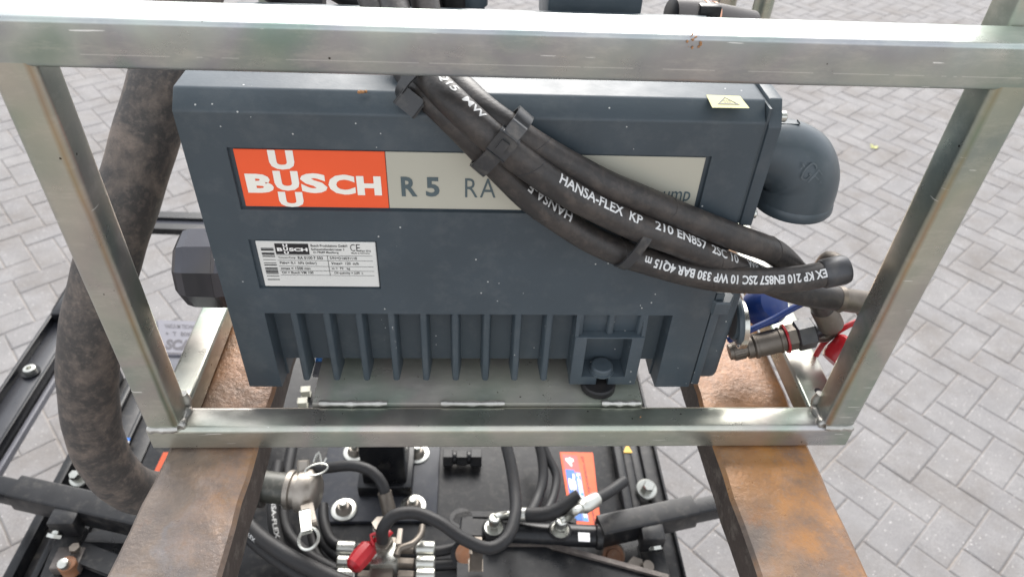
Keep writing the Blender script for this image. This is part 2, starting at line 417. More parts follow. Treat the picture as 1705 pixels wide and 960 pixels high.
M_rusty = mat_plain('rusted pin', (.22, .10, .05), .6, .3, var=.4, dust=.3, bump=.4)
M_white = mat_plain('white lettering', (.78, .77, .74), .5, var=.04)
M_hosew = mat_plain('white hose print', (.56, .56, .55), .5, var=.15)
M_red = mat_plain('orange red print', (.80, .10, .028), .38, var=.03)
M_cream = mat_plain('silver grey panel', (.44, .43, .36), .35, var=.03, metal=.15)
M_logo = mat_plain('off white print', (.80, .78, .70), .4, var=.03)
M_ink = mat_plain('slate print', (.075, .105, .115), .4, var=.05)
M_blk = mat_plain('black print', (.012, .012, .014), .45, var=.05)
M_label = mat_plain('white label', (.66, .66, .63), .32, var=.05, metal=.1)
M_yel = mat_plain('pale yellow sticker', (.55, .53, .28), .75, var=.03)
M_blue = mat_plain('blue plastic', (.008, .032, .16), .35, dust=.12)
M_redp = mat_plain('red plastic', (.34, .008, .014), .35, dust=.08)
M_scale_shade = mat_plain('mill scale with side shade', (.050, .038, .032), .6, .1, var=.4, dust=.35, bump=.5, bsc=160); M_rust = mat_rust(); M_rust2 = mat_rust('orange rusted fork steel', 1.0); M_paver = mat_paver(); M_sand = mat_sand()
M_copper = mat_plain('copper coloured tape', (.75, .40, .26), .35, .4)
M_sblue = mat_plain('blue sticker print', (.01, .12, .42), .4)
M_sorange = mat_plain('orange sticker', (.72, .095, .02), .55)
M_spink = mat_plain('pink red sticker print', (.48, .05, .045), .4)
M_greyl = mat_plain('grey motor label', (.12, .12, .135), .4)
M_leaf = mat_plain('yellow green leaf', (.42, .42, .14), .6)
M_rustspot = mat_plain('brown crumbs', (.34, .17, .07), .8, var=.3)
M_white2 = mat_plain('white sheet plastic', (.72, .72, .72), .4)

# ------------------------------------------------------------------ paving
sheet = part('ground', ([(-60, -60, -.0038-G), (60, -60, -.0038-G), (60, 60, -.0038-G), (-60, 60, -.0038-G)], [[0, 1, 2, 3]]), M_sand, None, 0, org=(0, 0, -G)); sheet['kind'] = 'structure'
pav = bpy.data.objects.new('paving', None); link(pav, None, V((0, 0, -G))); pav.location = (0, 0, 0); pav['kind'] = 'structure'
U = .1045
P0 = PZ(1570, 840, -G); ANG = math.radians(-50.5)
ea = V((math.cos(ANG), math.sin(ANG), 0)); eb = V((math.sin(ANG), -math.cos(ANG), 0))   # a: down right in the photo, b: down left
def paver_geo(lx, ly, h=.02, gap=.0024, r=.0050, jit=None):
    g = gap/2; o = [(g, g), (lx-g, g), (lx-g, ly-g), (g, ly-g)]
    if jit: o = [(x+random.uniform(-jit, jit), y+random.uniform(-jit, jit)) for x, y in o]
    c = (sum(x for x, y in o)/4, sum(y for x, y in o)/4)
    i = [(x+r*(1 if x < c[0] else -1), y+r*(1 if y < c[1] else -1)) for x, y in o]
    vs = [V((x, y, -h)) for x, y in o]+[V((x, y, -r*.55)) for x, y in o]+[V((x, y, 0)) for x, y in i]
    fs = []
    for k in range(4):
        n = (k+1) % 4; fs += [[k, n, 4+n, 4+k], [4+k, 4+n, 8+n, 8+k]]
    fs.append([8, 9, 10, 11]); return vs, fs
def pix(p):
    v = p-C0; z = v.dot(fwd); return (852.5+F_PX*v.dot(RT)/z, 480-F_PX*v.dot(UP)/z, z) if z > .1 else (-9999, 0, z)
bricks = []
for i in range(-75, 76):
    for s in range(-75, 76):
        # herringbone: shift (1,-1)*k and (2,2)*m
        k, m = i, s
        for kind, (ca, cb, la, lb) in (('h', (-2+k+2*m, -k+2*m, 2, 1)), ('v', (-1+k+2*m, 1-k+2*m, 1, 2))):
            c = P0+ea*(U*(ca+la/2))+eb*(U*(cb+lb/2))
            if -5.2 < c.x < 6.8 and -2.2 < c.y < 9.2: bricks.append((kind, ca, cb, la, lb, c))
def hidden(x, y):
    if not (-15 < x < 1720 and -10 < y < 975): return True
    if 330 < x < 1225 and 130 < y < 1000: return True
    if y < 120 and 0 < y-(28+.032*x)+30 < 115: return True
    if y > 130 and x < 1000 and abs(x-(20+.468*(y-110))) < 45: return True
    if y > 150 and x > 1000 and abs(x-(1680-.52*(y-110))) < 45: return True
    if 172 < x < 480 and y > 560: return True
    if 1190+.0*y < x < 1350 and y > 560: return True
    return False
vis = [b for b in bricks if not hidden(*pix(b[5])[:2])]
vis.sort(key=lambda b: (b[5]-C0).length); near = set(id(b) for b in vis[:298])
protos = {}
for kd, (lx, ly) in (('h', (2, 1)), ('v', (1, 2))):
    for j in range(4):
        g = paver_geo(lx*U, ly*U, jit=.0011); R = Matrix(((ea.x, eb.x, 0, 0), (ea.y, eb.y, 0, 0), (0, 0, 1, 0), (0, 0, 0, 1)))
        me = bpy.data.meshes.new('paver'); me.from_pydata([tuple(R@v) for v in g[0]], [], g[1]); me.materials.append(M_paver); me.flip_normals(); protos[kd, j] = me
rv, rf = [], []
for b in bricks:
    kind, ca, cb, la, lb, c = b; p = P0+ea*(U*ca)+eb*(U*cb); dz = random.uniform(-.0012, .0012)
    tx, ty = random.uniform(-.006, .006), random.uniform(-.006, .006)
    if id(b) in near:
        o = bpy.data.objects.new('paver', protos[kind, random.randrange(4)]); COL.objects.link(o); o.parent = pav
        o.location = (p.x, p.y, dz); o.rotation_euler = (tx, ty, 0)
    else:
        g = paver_geo(la*U, lb*U, h=.012, jit=.0011); n = len(rv)
        rv += [(p.x+ea.x*v.x+eb.x*v.y, p.y+ea.y*v.x+eb.y*v.y, v.z+dz-G) for v in g[0]]; rf += [[n+i for i in f][::-1] for f in g[1]]
fld = part('paver_field', (rv, rf), M_paver, pav, 0, kind='stuff')
lf = PZ(1455, 245, -G+.004)
lv = thing('fallen_leaf', 'small yellow green leaf lying on the paving right of the grey pipe elbow', 'leaf', lf)
g = []
for a in (0, 1.9, 3.6, 5.0):
    d = V((math.cos(a), math.sin(a), .15)); s = V((-math.sin(a), math.cos(a), 0)); L = random.uniform(.022, .034)
    g.append(prism([lf, lf+d*L*.5+s*.009, lf+d*L, lf+d*L*.5-s*.009], (0, 0, .001)))
part('leaflet', join(*g), M_leaf, lv, 0)

# ------------------------------------------------------------------ galvanised frame
W2, H, TH, TD, T = .336, .3769, .0313, .0366, .030
fr = thing('steel_tube_frame', 'passivated zinc steel tube guard frame standing on the two forks around the pump', 'frame', (0, 0, 0))
part('top_beam', rtube((-.75, TD/2, H+TH/2), (.75, TD/2, H+TH/2), TD, TH, .0032, nseg=1), M_beam, fr, 30)
for o in (bpy.data.objects['top_beam'],): pass
part('bottom_bar', rtube((-W2, T/2, T/2), (W2, T/2, T/2), T, T, .0058), M_galv, fr, 30)
for sx in (-1, 1):
    part('post', rtube((sx*(W2-T/2), T/2, T-.002), (sx*(W2-T/2), T/2, H+.003), T, T, .0052, hint=(0, 1, 0)), M_post, fr, 30)
part('side_rail', rtube((-W2+T/2, T-.002, T/2+.0005), (-W2+T/2, .62, T/2+.0005), T-.001, T-.001, .0038), M_galv, fr, 30)
rr = rtube((.318, T-.002, T/2+.0005), (.318, .62, T/2+.0005), .036, T-.001, .0038)
part('side_rail', rr, M_galv, fr, 30)
hc = PZ(1362, 650, .0302); part('rail_hole', lathe([(0, .0038), (.0012, .0036)], hc-V((0, 0, .001)), (0, 0, 1), 16), M_blk, fr)
for x in (-.321, .321): part('rear_post', rtube((x, .605, T-.002), (x, .605, .36), T-.001, T-.001, .004, hint=(0, 1, 0)), M_galv, fr, 30)
pp = PY(1655, 38, .0372); part('upper_post', rtube((pp.x+.026, .0520, .379), (pp.x+.026, .0520, .85), T, T, .004, hint=(0, 1, 0)), M_galv, fr, 30)
q = PY(1270, 12, .55); part('rear_stay', cyl((q.x, .55, .02), (q.x, .55, .62), .0135, 20), M_galv, fr)
mp = box(-.190, .133, T+.0008, .23, .0225, .0315, .001); part('mounting_plate', mp, M_plate, fr, 30)
def weld(path, r=.0022, n=60):
    pts = spline(path, .0012)
    return tube(pts, lambda t: r*(1+.10*math.sin(t*len(pts)*.55)+.14*math.sin(t*17)), 10, smooth=False)
for a, b in ((-.183, -.118), (-.066, -.004), (.092, .131)):
    part('weld_bead', weld([(a, T+.0012, .0312), ((a+b)/2, T+.0005, .0315), (b, T+.0012, .0312)], .0030), M_weld, fr)
part('weld_bead', weld([(-W2+.002, .0008, T+.0005), (-W2+.015, -.0002, T+.001), (-W2+T-.001, .0008, T+.0005)], .0036), M_weld, fr)
part('weld_bead', weld([(W2-.002, .0008, T+.0005), (W2-.015, -.0002, T+.001), (W2-T+.001, .0008, T+.0005)], .0036), M_weld, fr)
part('weld_bead', weld([(-W2+T, .002, T+.0005), (-W2+T+.001, .015, T+.001), (-W2+T, T-.002, T+.0005), (-W2+T-.001, T-.001, T+.018)], .0042), M_weld, fr)
part('weld_bead', weld([(W2-T, .002, T+.0005), (W2-T-.001, .015, T+.001), (W2-T, T-.002, T+.0005), (W2-T+.001, T-.001, T+.018)], .0042), M_weld, fr)
# crumbs on beam
for px, py, n, rr_ in ((1157, 71, 9, .0009), (602, 153, 9, .0011), (1064, 696, 2, .0009)):
    cx = PY(px, py, -.0004) if py != 153 else PZ(px, py, .340)
    if py == 696: cx = PZ(px, py, .031)
    gs = []
    for k in range(n):
        o = V((random.gauss(0, .0022), random.gauss(0, .0006), random.gauss(0, .0018) if py != 153 else 0))
        gs.append(lathe([(-rr_, rr_*.4), (0, rr_*random.uniform(.7, 1.3)), (rr_, rr_*.4)], cx+o, (random.random(), random.random(), random.random()+.1), 6))
    single('dirt_crumb', join(*gs), M_rustspot, {71: 'little rust brown crumb stuck to the upper front edge of the top beam', 153: 'small brown crumbs of dirt lying on the pump lid left of the hoses', 696: 'tiny brown speck on the bottom bar right of the rubber foot'}[py], 'crumb', smooth=60)

# ------------------------------------------------------------------ forks
for nm, (xa0, xb0), (xa1, xb1), lab in (('l', (-.3344, -.2416), (-.3251, -.2413), 'rusty forklift tine under the left end of the frame'), ('r', (.2087, .305), (.2046, .3021), 'orange rusted forklift tine under the right end of the frame')):
    y0, y1, y2 = -.42, 0, .62
    k = lambda a0, a1, y: a1+(a0-a1)*(y/-.127)
    ring_ = []
    n = 40
    rows = []
    for i in range(n+1):
        y = y0+(y2-y0)*i/n; a = k(xa0, xa1, min(y, .0)); b = k(xb0, xb1, min(y, 0)); z = -.001
        th = .042
        jx = .0006*math.sin(i*1.7)+.0005*math.sin(i*3.1)
        row = [(a+jx, y, z-th), (a+jx, y, z-.004), (a+.0035+jx, y, z-.0006)]
        for q_ in range(1, 8): row.append((a+(b-a)*q_/8, y, z+.0001*math.sin(i*2.3+q_)))
        row += [(b-.0035+jx, y, z-.0006), (b+jx, y, z-.004), (b+jx, y, z-th)]
        rows.append([V(p) for p in row])
    m = len(rows[0]); vs = sum(rows, []); fs = []
    for i in range(n): fs += [[i*m+j, i*m+(j+1) % m, (i+1)*m+(j+1) % m, (i+1)*m+j] for j in range(m)]
    fs += [list(range(m))[::-1], [n*m+j for j in range(m)]]
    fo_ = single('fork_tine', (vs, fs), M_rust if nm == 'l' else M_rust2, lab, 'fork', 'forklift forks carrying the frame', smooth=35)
    fo_.data.materials.append(M_scale_shade)
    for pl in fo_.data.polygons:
        if abs(pl.normal.x) > .9: pl.material_index = 1  # side faces: dark mill scale, with their weaker light also put into the colour

# ------------------------------------------------------------------ vacuum pump
YF = .050
pu = thing('vacuum_pump', 'slate blue cast vacuum pump with orange nameplate bolted inside the tube frame', 'vacuum pump', (0, .14, .03))
xl, xr = -.2535, .1835
prof = [(YF, .0335), (YF, .3255), (YF+.0128, .3385), (.245, .3385), (.245, .0335)]
bm = bmesh.new()
vs0 = [bm.verts.new((xl, a, b)) for a, b in prof]; f = bm.faces.new(vs0)
r = bmesh.ops.extrude_face_region(bm, geom=[f])
for e in r['geom']:
    if isinstance(e, bmesh.types.BMVert): e.co.x = xr
bmesh.ops.recalc_face_normals(bm, faces=bm.faces[:])
bmesh.ops.bevel(bm, geom=bm.edges[:], offset=.0016, segments=2, affect='EDGES', profile=.5)
body = frombm(bm)
def frustum(x0, x1, z0, z1, y0, y1, g):
    """cutter that narrows towards y1 by g"""
    vs = [V((x0, y0, z0)), V((x1, y0, z0)), V((x1, y0, z1)), V((x0, y0, z1)), V((x0+g, y1, z0+g)), V((x1-g, y1, z0+g)), V((x1-g, y1, z1-g)), V((x0+g, y1, z1-g))]
    return (vs, [[0, 1, 2, 3][::-1], [4, 5, 6, 7], [0, 1, 5, 4], [1, 2, 6, 5], [2, 3, 7, 6], [3, 0, 4, 7]])
cut = [frustum(-.2215, .1490, .2405, .2975, .044, .0532, .0012), frustum(-.2215, -.1155, .159, .2125, .044, .0528, .001),
       frustum(-.2235, .150, -.05, .1325, .03, .0685, .003), box(-.2185, .146, .06, .30, -.05, .0555), box(-.26, -.22, .085, .3, 0, .055), box(.148, .20, .10, .3, 0, .05)]
bo = part('body', boolean(body, cut), M_pump, pu, 30)
fg = []
for i in range(12):
    x = -.197+.029*i
    if i in (10,): zb = .106
    else: zb = .0425
    a, b = .0030, .0054
    pts = [V((x-b, .0720, zb+.004)), V((x-a, YF+.0016, zb)), V((x-a*.5, YF+.0004, zb)), V((x+a*.5, YF+.0004, zb)), V((x+a, YF+.0016, zb)), V((x+b, .0720, zb+.004))]
    g = prism(pts, (0, 0, .1335-zb), .0006); part('cooling_fin', g, M_pump, pu, 35)
# foot with slot
fb = box(.0600, .1265, .0462, .074, .0412, .1060, .0015)
ft = boolean(fb, [frustum(.0705, .1150, .0520, .1055, .03, .0690, .002), box(.0865, .0985, .03, .0660, .03, .06), ])
part('foot', ft, M_pump, pu, 30)
part('foot_panel', box(.0655, .1205, .0560, .0710, .1035, .1335, .001), M_pump, pu, 30)
for x in (.0618, .1245): part('foot_rib', prism([V((x-.002, .0475, .1045)), V((x+.002, .0475, .1045)), V((x+.002, .070, .1045)), V((x-.002, .070, .1045))], (0, .003, .0265), .0006), M_pump, pu, 35)
bc = V((.0922, .0560, .0525)); part('foot_bolt', join(lathe([(0, .0125), (.002, .0125), (.0024, .0112), (.0065, .0110), (.0078, .0095)], bc, (0, 0, 1), 28)), M_pump2, pu)
t_ = fit(text2d('Y', .02), -.003, .003, -.0028, .0028); part('bolt_mark', place(t_, bc+V((0, 0, .0081)), (1, 0, 0), (0, 1, 0)), M_pump2, bpy.data.objects['foot_bolt'], 0)
part('rubber_mount', lathe([(0, .0150), (.0015, .0175), (.0075, .0175), (.0092, .016)], V((.0905, .0520, .0318)), (0, 0, 1), 32), M_rub2, pu)
part('rubber_mount', lathe([(0, .0150), (.0015, .0175), (.0075, .0175), (.0092, .016)], V((-.150, .20, .0318)), (0, 0, 1), 32), M_rub2, pu)
# lower right housing
part('end_housing', box(.1840, .2150, .062, .20, .032, .150, .008, 3), M_pump, pu, 40)
part('end_housing', box(.1845, .1930, .0515, .066, .036, .156, .0015), M_pump, pu, 40)
hx = PY(1198, 496, .058); part('filler_plug', lathe([(0, .0135), (.012, .0135), (.014, .012)], hx+V((0, 0, -.010)), (0, 0, 1), 6), M_pump2, pu, 20)
part('oil_sight_ring', join(ring(PY(1228, 533, .085), (1, -.1, .15), .0215, .0035, R2=.0215), cyl(PY(1217, 533, .085), PY(1227, 533, .085), .020, 24, .002)), M_pump2, pu)
# end cover plate on the right
cp = [(YF-.0008, .2325), (YF-.0008, .3225), (YF+.0120, .3400), (.235, .3400), (.235, .2325)]
g = prism([V((.1855, a, b)) for a, b in cp], (.0105, 0, 0), .0012, 2); part('end_cover', g, M_pump, pu, 30)
for y, z in ((.060, .3265), (.060, .238), (.225, .3265)): part('cover_screw', join(cyl((.196, y, z), (.2015, y, z), .0042, 18, .0008)), M_zinc, pu)
part('end_gasket', box(.1836, .1854, YF+.0016, .24, .2335, .3365), M_pump2, pu, 0)
for (y, z) in ((.052, .300), (.052, .275), (.052, .25)): pass
# silver grey strip with logo
NP = part('nameplate', box(-.1035, .1446, .0520, .0529, .2432, .2944, .0004, 1), M_cream, pu, 30, label='silver grey panel reading R 5 RA 0100 F')
PR = part('logo_panel', box(-.2170, -.1039, .0519, .0529, .2432, .2944, .0004, 1), M_red, pu, 30, label='orange red panel with white interlocked logo')
yt = .0516
X0, Z1, HH = -.2170, .2944, .0512
def onface(g, y=yt): return ([V((v.x, y, v.y)) for v in g[0]], g[1])
def L(ch, a, b, t, u, bold=.055): return fit(text2d(ch, bold), X0+a, X0+b, Z1-HH*u, Z1-HH*t)
lg = [L('B', .0045, .0250, .41, .745), L('S', .0462, .0665, .385, .735), L('C', .0675, .0882, .40, .755), L('H', .0895, .1085, .42, .76),
      L('U', .0262, .0452, .352, .70), L('U', .0252, .0442, .003, .33), L('U', .0272, .0462, .72, .997)]
part('lettering', onface(join(*lg)), M_logo, PR, 0, label='white word BUSCH with stacked letters U')
lg = [L('R', .1240, .1365, .42, .77, .03), L('5', .1432, .1540, .42, .77, .03)]
part('lettering', onface(join(*lg)), M_ink, NP, 0, label='bold R 5')
part('lettering', onface(join(L('R', .1742, .1842, .43, .77, -.003), L('A', .1860, .1985, .43, .77, -.003), L('0100 F', .2065, .2550, .43, .77, -.003))), M_ink, NP, 0)
part('lettering', onface(L('vacuum pump', .2820, .3560, .60, .86, 0.0)), M_ink, NP, 0)
# data plate
DPx0, DPx1, DPz0, DPz1 = -.2160, -.1175, .1612, .2095
DP = part('data_plate', box(DPx0, DPx1, .0512, .0524, DPz0, DPz1, .0005, 1), M_label, pu, 30, label='white type plate with barcode')
DW, DH = DPx1-DPx0, DPz1-DPz0; yd = .0509
def D(ch, a, b, t, u, bold=.01): return fit(text2d(ch, bold), DPx0+a*DW, DPx0+b*DW, DPz1-u*DH, DPz1-t*DH)
def R(a, b, t, u): return rect2(DPx0+a*DW, DPx0+b*DW, DPz1-u*DH, DPz1-t*DH)
gs = [R(.155, .435, .04, .27)]
for t, hgt in ((.14, .016), (.165, .03), (.24, .03), (.275, .012), (.31, .02), (.39, .008), (.46, .012), (.50, .02), (.57, .03), (.615, .012), (.64, .035), (.69, .02), (.755, .012), (.83, .016)): gs.append(R(.035, .14, t, t+hgt))
for z in (.29, .40, .53, .63, .73): gs.append(R(.155, .965, z, z+.006))
gs.append(R(.58, .584, .29, .73))
tx = [('Busch Produktions GmbH', .455, .76, .05, .105), ('Schaumslandstrasse 1', .455, .73, .13, .18), ('D-79689 Maulburg', .47, .68, .20, .255), ('Year 2016', .865, .955, .16, .20), ('Made in Germany', .79, .945, .215, .255),
      ('Vacuum-Pump', .165, .31, .325, .37), ('RA 0100 F 503', .33, .54, .315, .375), ('S/N=', .60, .67, .315, .37), ('D16031110', .675, .83, .315, .375), ('Pabs= 0,1  hPa (mbar)', .17, .48, .43, .50),
      ('Vmax=  120  m/h', .605, .84, .43, .49), ('nmax = 1500 min', .17, .42, .55, .61), ('m =  73   kg', .605, .76, .55, .61), ('Oil = Busch VM 100', .17, .44, .65, .70), ('Oil quantity = 2,00  L', .62, .87, .65, .71)]
gs += [D(s, a, b, t, u) for s, a, b, t, u in tx]
gs += [D('C', .785, .825, .04, .19, -.01), D('E', .835, .868, .04, .19, -.01)]
part('lettering', onface(join(*gs), yd), M_blk, DP, 0)
part('lettering', onface(join(D('B', .17, .215, .125, .20, .05), D('U', .222, .262, .11, .19, .05), D('U', .222, .262, .045, .105, .05), D('U', .224, .264, .20, .262, .05), D('SCH', .27, .425, .125, .20, .05)), yd-.0002), M_white, DP, 0)
# hot surface sticker on the lid
zs = .3388
c1, c2, c3, c4 = [PZ(x, y, zs) for x, y in ((1176, 158), (1232, 160), (1248, 180), (1186, 179))]
st = part('warning_sticker', prism([c1, c2, c3, c4], (0, 0, -.0003)), M_yel, pu, 0, label='pale yellow hot surface sticker')
ctr = (c1+c2+c3+c4)/4; ex = (c2-c1+c3-c4).normalized(); ey = V((-ex.y, ex.x, 0))
def tri(s, o=V((0, 0, 0))): return [ctr+o+ex*(-s*1.0)+ey*(-s*.62), ctr+o+ex*(s*1.0)+ey*(-s*.62), ctr+o+ey*(s*.9)]
zt = V((0, 0, .0003)); A = tri(.0085); B = tri(.0064)
part('warning_symbol', ([p+zt for p in A+B], [[0, 1, 4, 3], [1, 2, 5, 4], [2, 0, 3, 5]]), M_blk, st, 0)
part('warning_symbol', join(*[place(fit(text2d('S'), -.0006+k*.0018, .0006+k*.0018, -.0022, .0022), ctr+zt, ex, ey) for k in (-1, 0, 1)], place(rect2(-.0042, .0042, -.0034, -.0029), ctr+zt, ex, ey)), M_blk, st, 0)
# pipe elbow
E0 = V((.193, .106, .2715)); rE = .0345
arc = [E0, E0+V((.008, 0, 0)), E0+V((.016, 0, 0))]+[E0+V((.020+.037*math.sin(a), -.004*(1-math.cos(a)), -.030*(1-math.cos(a)))) for a in [math.radians(x) for x in (0, 15, 30, 45, 60, 75, 90)]]
end = arc[-1]; arc.append(end+V((0, -.001, -.014)))
el = part('exhaust_elbow', tube(arc, lambda t: .0268+(rE-.0268)*min(1, max(0, (t-.18)/.42))**1.0*(1 if t < .7 else 1-.10*(t-.7)), 44, step=.0022), M_pump2, pu, 50, label='round slate blue pipe elbow opening downwards')
part('elbow_rim', lathe([(0, rE*.93), (.003, rE*1.01), (.009, rE*1.03), (.0115, rE*.99), (.0115, rE*.84), (.002, rE*.80)], end+V((0, -.001, -.008)), (0, -.02, -1), 40), M_pump2, pu, 40)
part('elbow_rim', lathe([(0, .0262), (.002, .0285), (.006, .0285), (.008, .0262)], E0+V((.004, 0, 0)), (1, 0, 0), 40), M_pump2, pu, 40)
part('casting_ridge', obox(E0+V((.011, -.001, .0268)), E0+V((.042, -.001, .0262)), .004, .004, bev=.0012), M_pump2, pu, 40)
# cast maker mark on the elbow, curved onto its front
mc = PY(1346, 287, .078); nx = (C0-mc).normalized(); ex2 = V((1, 0, 0)); ex2 = (ex2-nx*ex2.dot(nx)).normalized(); ey2 = nx.cross(ex2)
a_ = math.radians(-38); e1 = ex2*math.cos(a_)+ey2*math.sin(a_); e2 = -ex2*math.sin(a_)+ey2*math.cos(a_)
mk = place(join(fit(text2d('G', -.012), -.011, -.001, -.006, .006), fit(text2d('F', -.012), .001, .009, -.0055, .0055), fit(text2d('+'), -.0165, -.013, -.002, .002), fit(text2d('+'), .011, .0145, -.002, .002)), mc, e1, e2)
def nearest_on_tube(p, pts, r):
    b = min(pts, key=lambda q: (q-p).length); d = (p-b).normalized(); return b+d*r
ap = spline(arc, .0008); mv = [nearest_on_tube(p, ap, rE+.0007) for p in mk[0]]
part('casting_mark', (mv, mk[1]), mat_plain('rubbed slate paint', (.085, .105, .118), .4), el, 0)
# oil filter on the left
fc = V((-.250, .120, .128))
of = part('oil_filter', lathe([(0, .036), (.022, .0400), (.0255, .0400)], fc, (-1, 0, 0), 10, turn=.12), M_gloss, pu, 0, label='glossy black faceted oil filter cap')
part('filter_dome', lathe([(0, .0402), (.026, .0395), (.033, .0372), (.038, .031), (.0395, .012)], fc+V((-.0256, 0, 0)), (-1, 0, 0), 10, turn=.12), M_gloss, of, 0)
# things behind the lid, seen over the beam
part('rear_bracket', box(.178, .199, .250, .262, .10, .345, .002), M_black, pu, 30)
part('terminal_box', box(.033, .125, .262, .36, .30, .372, .004), M_pump2, pu, 30)
part('terminal_box_lid', box(.030, .128, .259, .363, .3725, .380, .002), M_pump2, pu, 30)
part('motor_housing', tube([(-.06, .33, .22), (.06, .33, .22), (.17, .33, .22)], .075, 36), M_pump2, pu)
for k in range(5): pass

# ------------------------------------------------------------------ hydraulic hoses along the front of the pump
RH = .0112
pA = [V((-.10, .27, .42)), V((-.085, .19, .405)), PY(735, 118, .095), PY(768, 148, .068), PY(806, 184, .046), PY(850, 216, .037), PY(893, 244, .0365), PY(949, 276, .0375), PY(1011, 308, .0375), PY(1081, 337, .0375), PY(1152, 367, .038), PY(1236, 399, .044), PY(1290, 420, .055), PY(1330, 458, .070), PY(1358, 490, .082), PY(1371, 514, .090)]
pB = [V((-.13, .27, .43)), V((-.115, .19, .41)), PY(690, 105, .080), PY(722, 139, .055), PY(756, 172, .037), PY(796, 210, .0265), PY(830, 239, .0225), PY(869, 268, .0225), PY(918, 303, .0235), PY(969, 334, .025), PY(1025, 362, .026), PY(1067, 381, .026), PY(1123, 402, .028), PY(1194, 433, .036), PY(1250, 456, .048), PY(1300, 478, .058), PY(1342, 490, .060), PY(1400, 498, .060)]
pC = [V((-.150, .27, .42)), V((-.135, .19, .40)), PY(672, 108, .090), PY(700, 143, .066), PY(722, 167, .052), PY(748, 192, .044), PY(776, 220, .0385), PY(806, 252, .036), PY(848, 296, .034), PY(884, 331, .034), PY(927, 362, .034), PY(983, 398, .0335), PY(1039, 423, .032), PY(1081, 436, .030), PY(1137, 452, .027), PY(1194, 463, .026), PY(1250, 467, .027), PY(1300, 466, .029), PY(1342, 462, .031), PY(1375, 455, .033)]
grp = 'hydraulic hoses strapped across the pump'
def hose(name, label, path, mat, group, r=RH, seg=24, step=.006):
    o = thing(name, label, 'hose', path[len(path)//2], group)
    b = part('hose_sleeve', tube(path, r, seg, step=step), mat, o); return o, b
hA, bA = hose('hydraulic_hose', 'plain black hydraulic hose running highest across the silver grey panel', pA, M_rub, grp)
hB, bB = hose('hydraulic_hose', 'middle black hydraulic hose with white print running across the nameplate', pB, M_rub, grp)
hC, bC = hose('hydraulic_hose', 'lowest black hydraulic hose with upside down white print ending at the right post', pC, M_rub, grp)
def arclen(path, p):
    pts = spline(path); c = 0; best = (9, 0)
    for i, q in enumerate(pts):
        if i: c += (q-pts[i-1]).length
        d = (q-p).length
        if d < best[0]: best = (d, c)
    return best[1]
CT = C0
def pr(o, path, s, i0, i1, h=.0088, ang=0, flip=False, bold=.02):
    a, b = arclen(path, path[i0] if isinstance(i0, int) else i0), arclen(path, path[i1] if isinstance(i1, int) else i1)
    part('hose_print', hose_text(path, RH, s, a, b, h, CT, ang, flip, bold), M_hosew, o, 0)
pr(bB, pB, '4Q15  MW', PY(722, 122, .055), PY(800, 198, .0265), .0075, .75)
pr(bB, pB, 'HANSA-FLEX  KP', PY(926, 300, .024), PY(1066, 372, .026), .0084, .62)
pr(bB, pB, '210 EN857  2SC 10', PY(1080, 378, .027), PY(1225, 430, .04), .0082, .72)
pr(bB, pB, 'WP 330', PY(1232, 440, .042), PY(1272, 458, .05), .0080, .8)
pr(bC, pC, 'LEX KP 210 EN857 2SC 10 WP 330 BAR 4Q15 m', PY(1072, 424, .030), PY(1398, 446, .033), .0090, .10, flip=True, bold=.032)
pr(bC, pC, 'HANSA-F', PY(872, 312, .034), PY(942, 360, .034), .0080, .62, flip=True)
for o_, P_, ks in ((bA, pA, (.17, .30, .45, .62, .80)), (bB, pB, (.33, .50, .78)), (bC, pC, (.42, .60, .72, .86))):
    Q = spline(P_)
    for k_ in ks:
        i_ = int(k_*(len(Q)-2)); d_ = (Q[i_+1]-Q[i_-1]).normalized(); dd, ss_, uu = basis(d_); n_ = []
        for a_ in range(40):
            t_ = 2*math.pi*a_/40; n_.append(Q[i_]+(ss_*math.cos(t_)+uu*math.sin(t_))*(RH+.00002)+d_*(.006*math.cos(t_+k_*9)))
        part('wrap_crease', tube(n_, .00028, 5, smooth=False, closed=True), M_blk if k_ < .6 else M_rub, o_)
# ends of hoses
d = (pC[-1]-pC[-2]).normalized(); e = pC[-1]
part('ferrule', lathe([(-.004, RH*1.04), (-.002, RH*1.14), (.014, RH*1.16), (.018, RH*1.06), (.018, .006)], e, d, 28), M_dark, hC)
t1 = e+d*.02; part('end_elbow', tube([t1-d*.008, t1+V((-.002, .012, -.004)), t1+V((-.002, .03, -.012)), t1+V((.002, .045, -.04))], .0068, 16), M_steel, hC)
d = (pB[-1]-pB[-2]).normalized(); e = pB[-1]
part('ferrule', lathe([(-.004, RH*1.02), (0, RH*1.12), (.001, RH*.98), (.046, RH*1.0), (.048, RH*.8), (.056, .006)], e, d, 28), M_steel, hB)
part('end_elbow', tube([e+d*.045, e+d*.054+V((0, .006, 0)), e+d*.058+V((0, .03, -.012)), e+d*.058+V((0, .04, -.045))], .0065, 16), M_steel, hB)
d = (pA[-1]-pA[-2]).normalized(); e = pA[-1]; ea2 = PY(1390, 552, .100)
part('ferrule', lathe([(-.002, RH*1.0), (0, RH*1.12), (.030, RH*1.12), (.033, RH*.8)], e, PY(1386, 545, .094)-e, 26), M_steel, hA)
pe = [PY(1382, 532, .093), PY(1388, 548, .096), PY(1376, 560, .100), PY(1352, 561, .100), PY(1336, 560, .100)]
part('bent_tube', tube(pe, .0056, 16, step=.003), M_steel, hA)
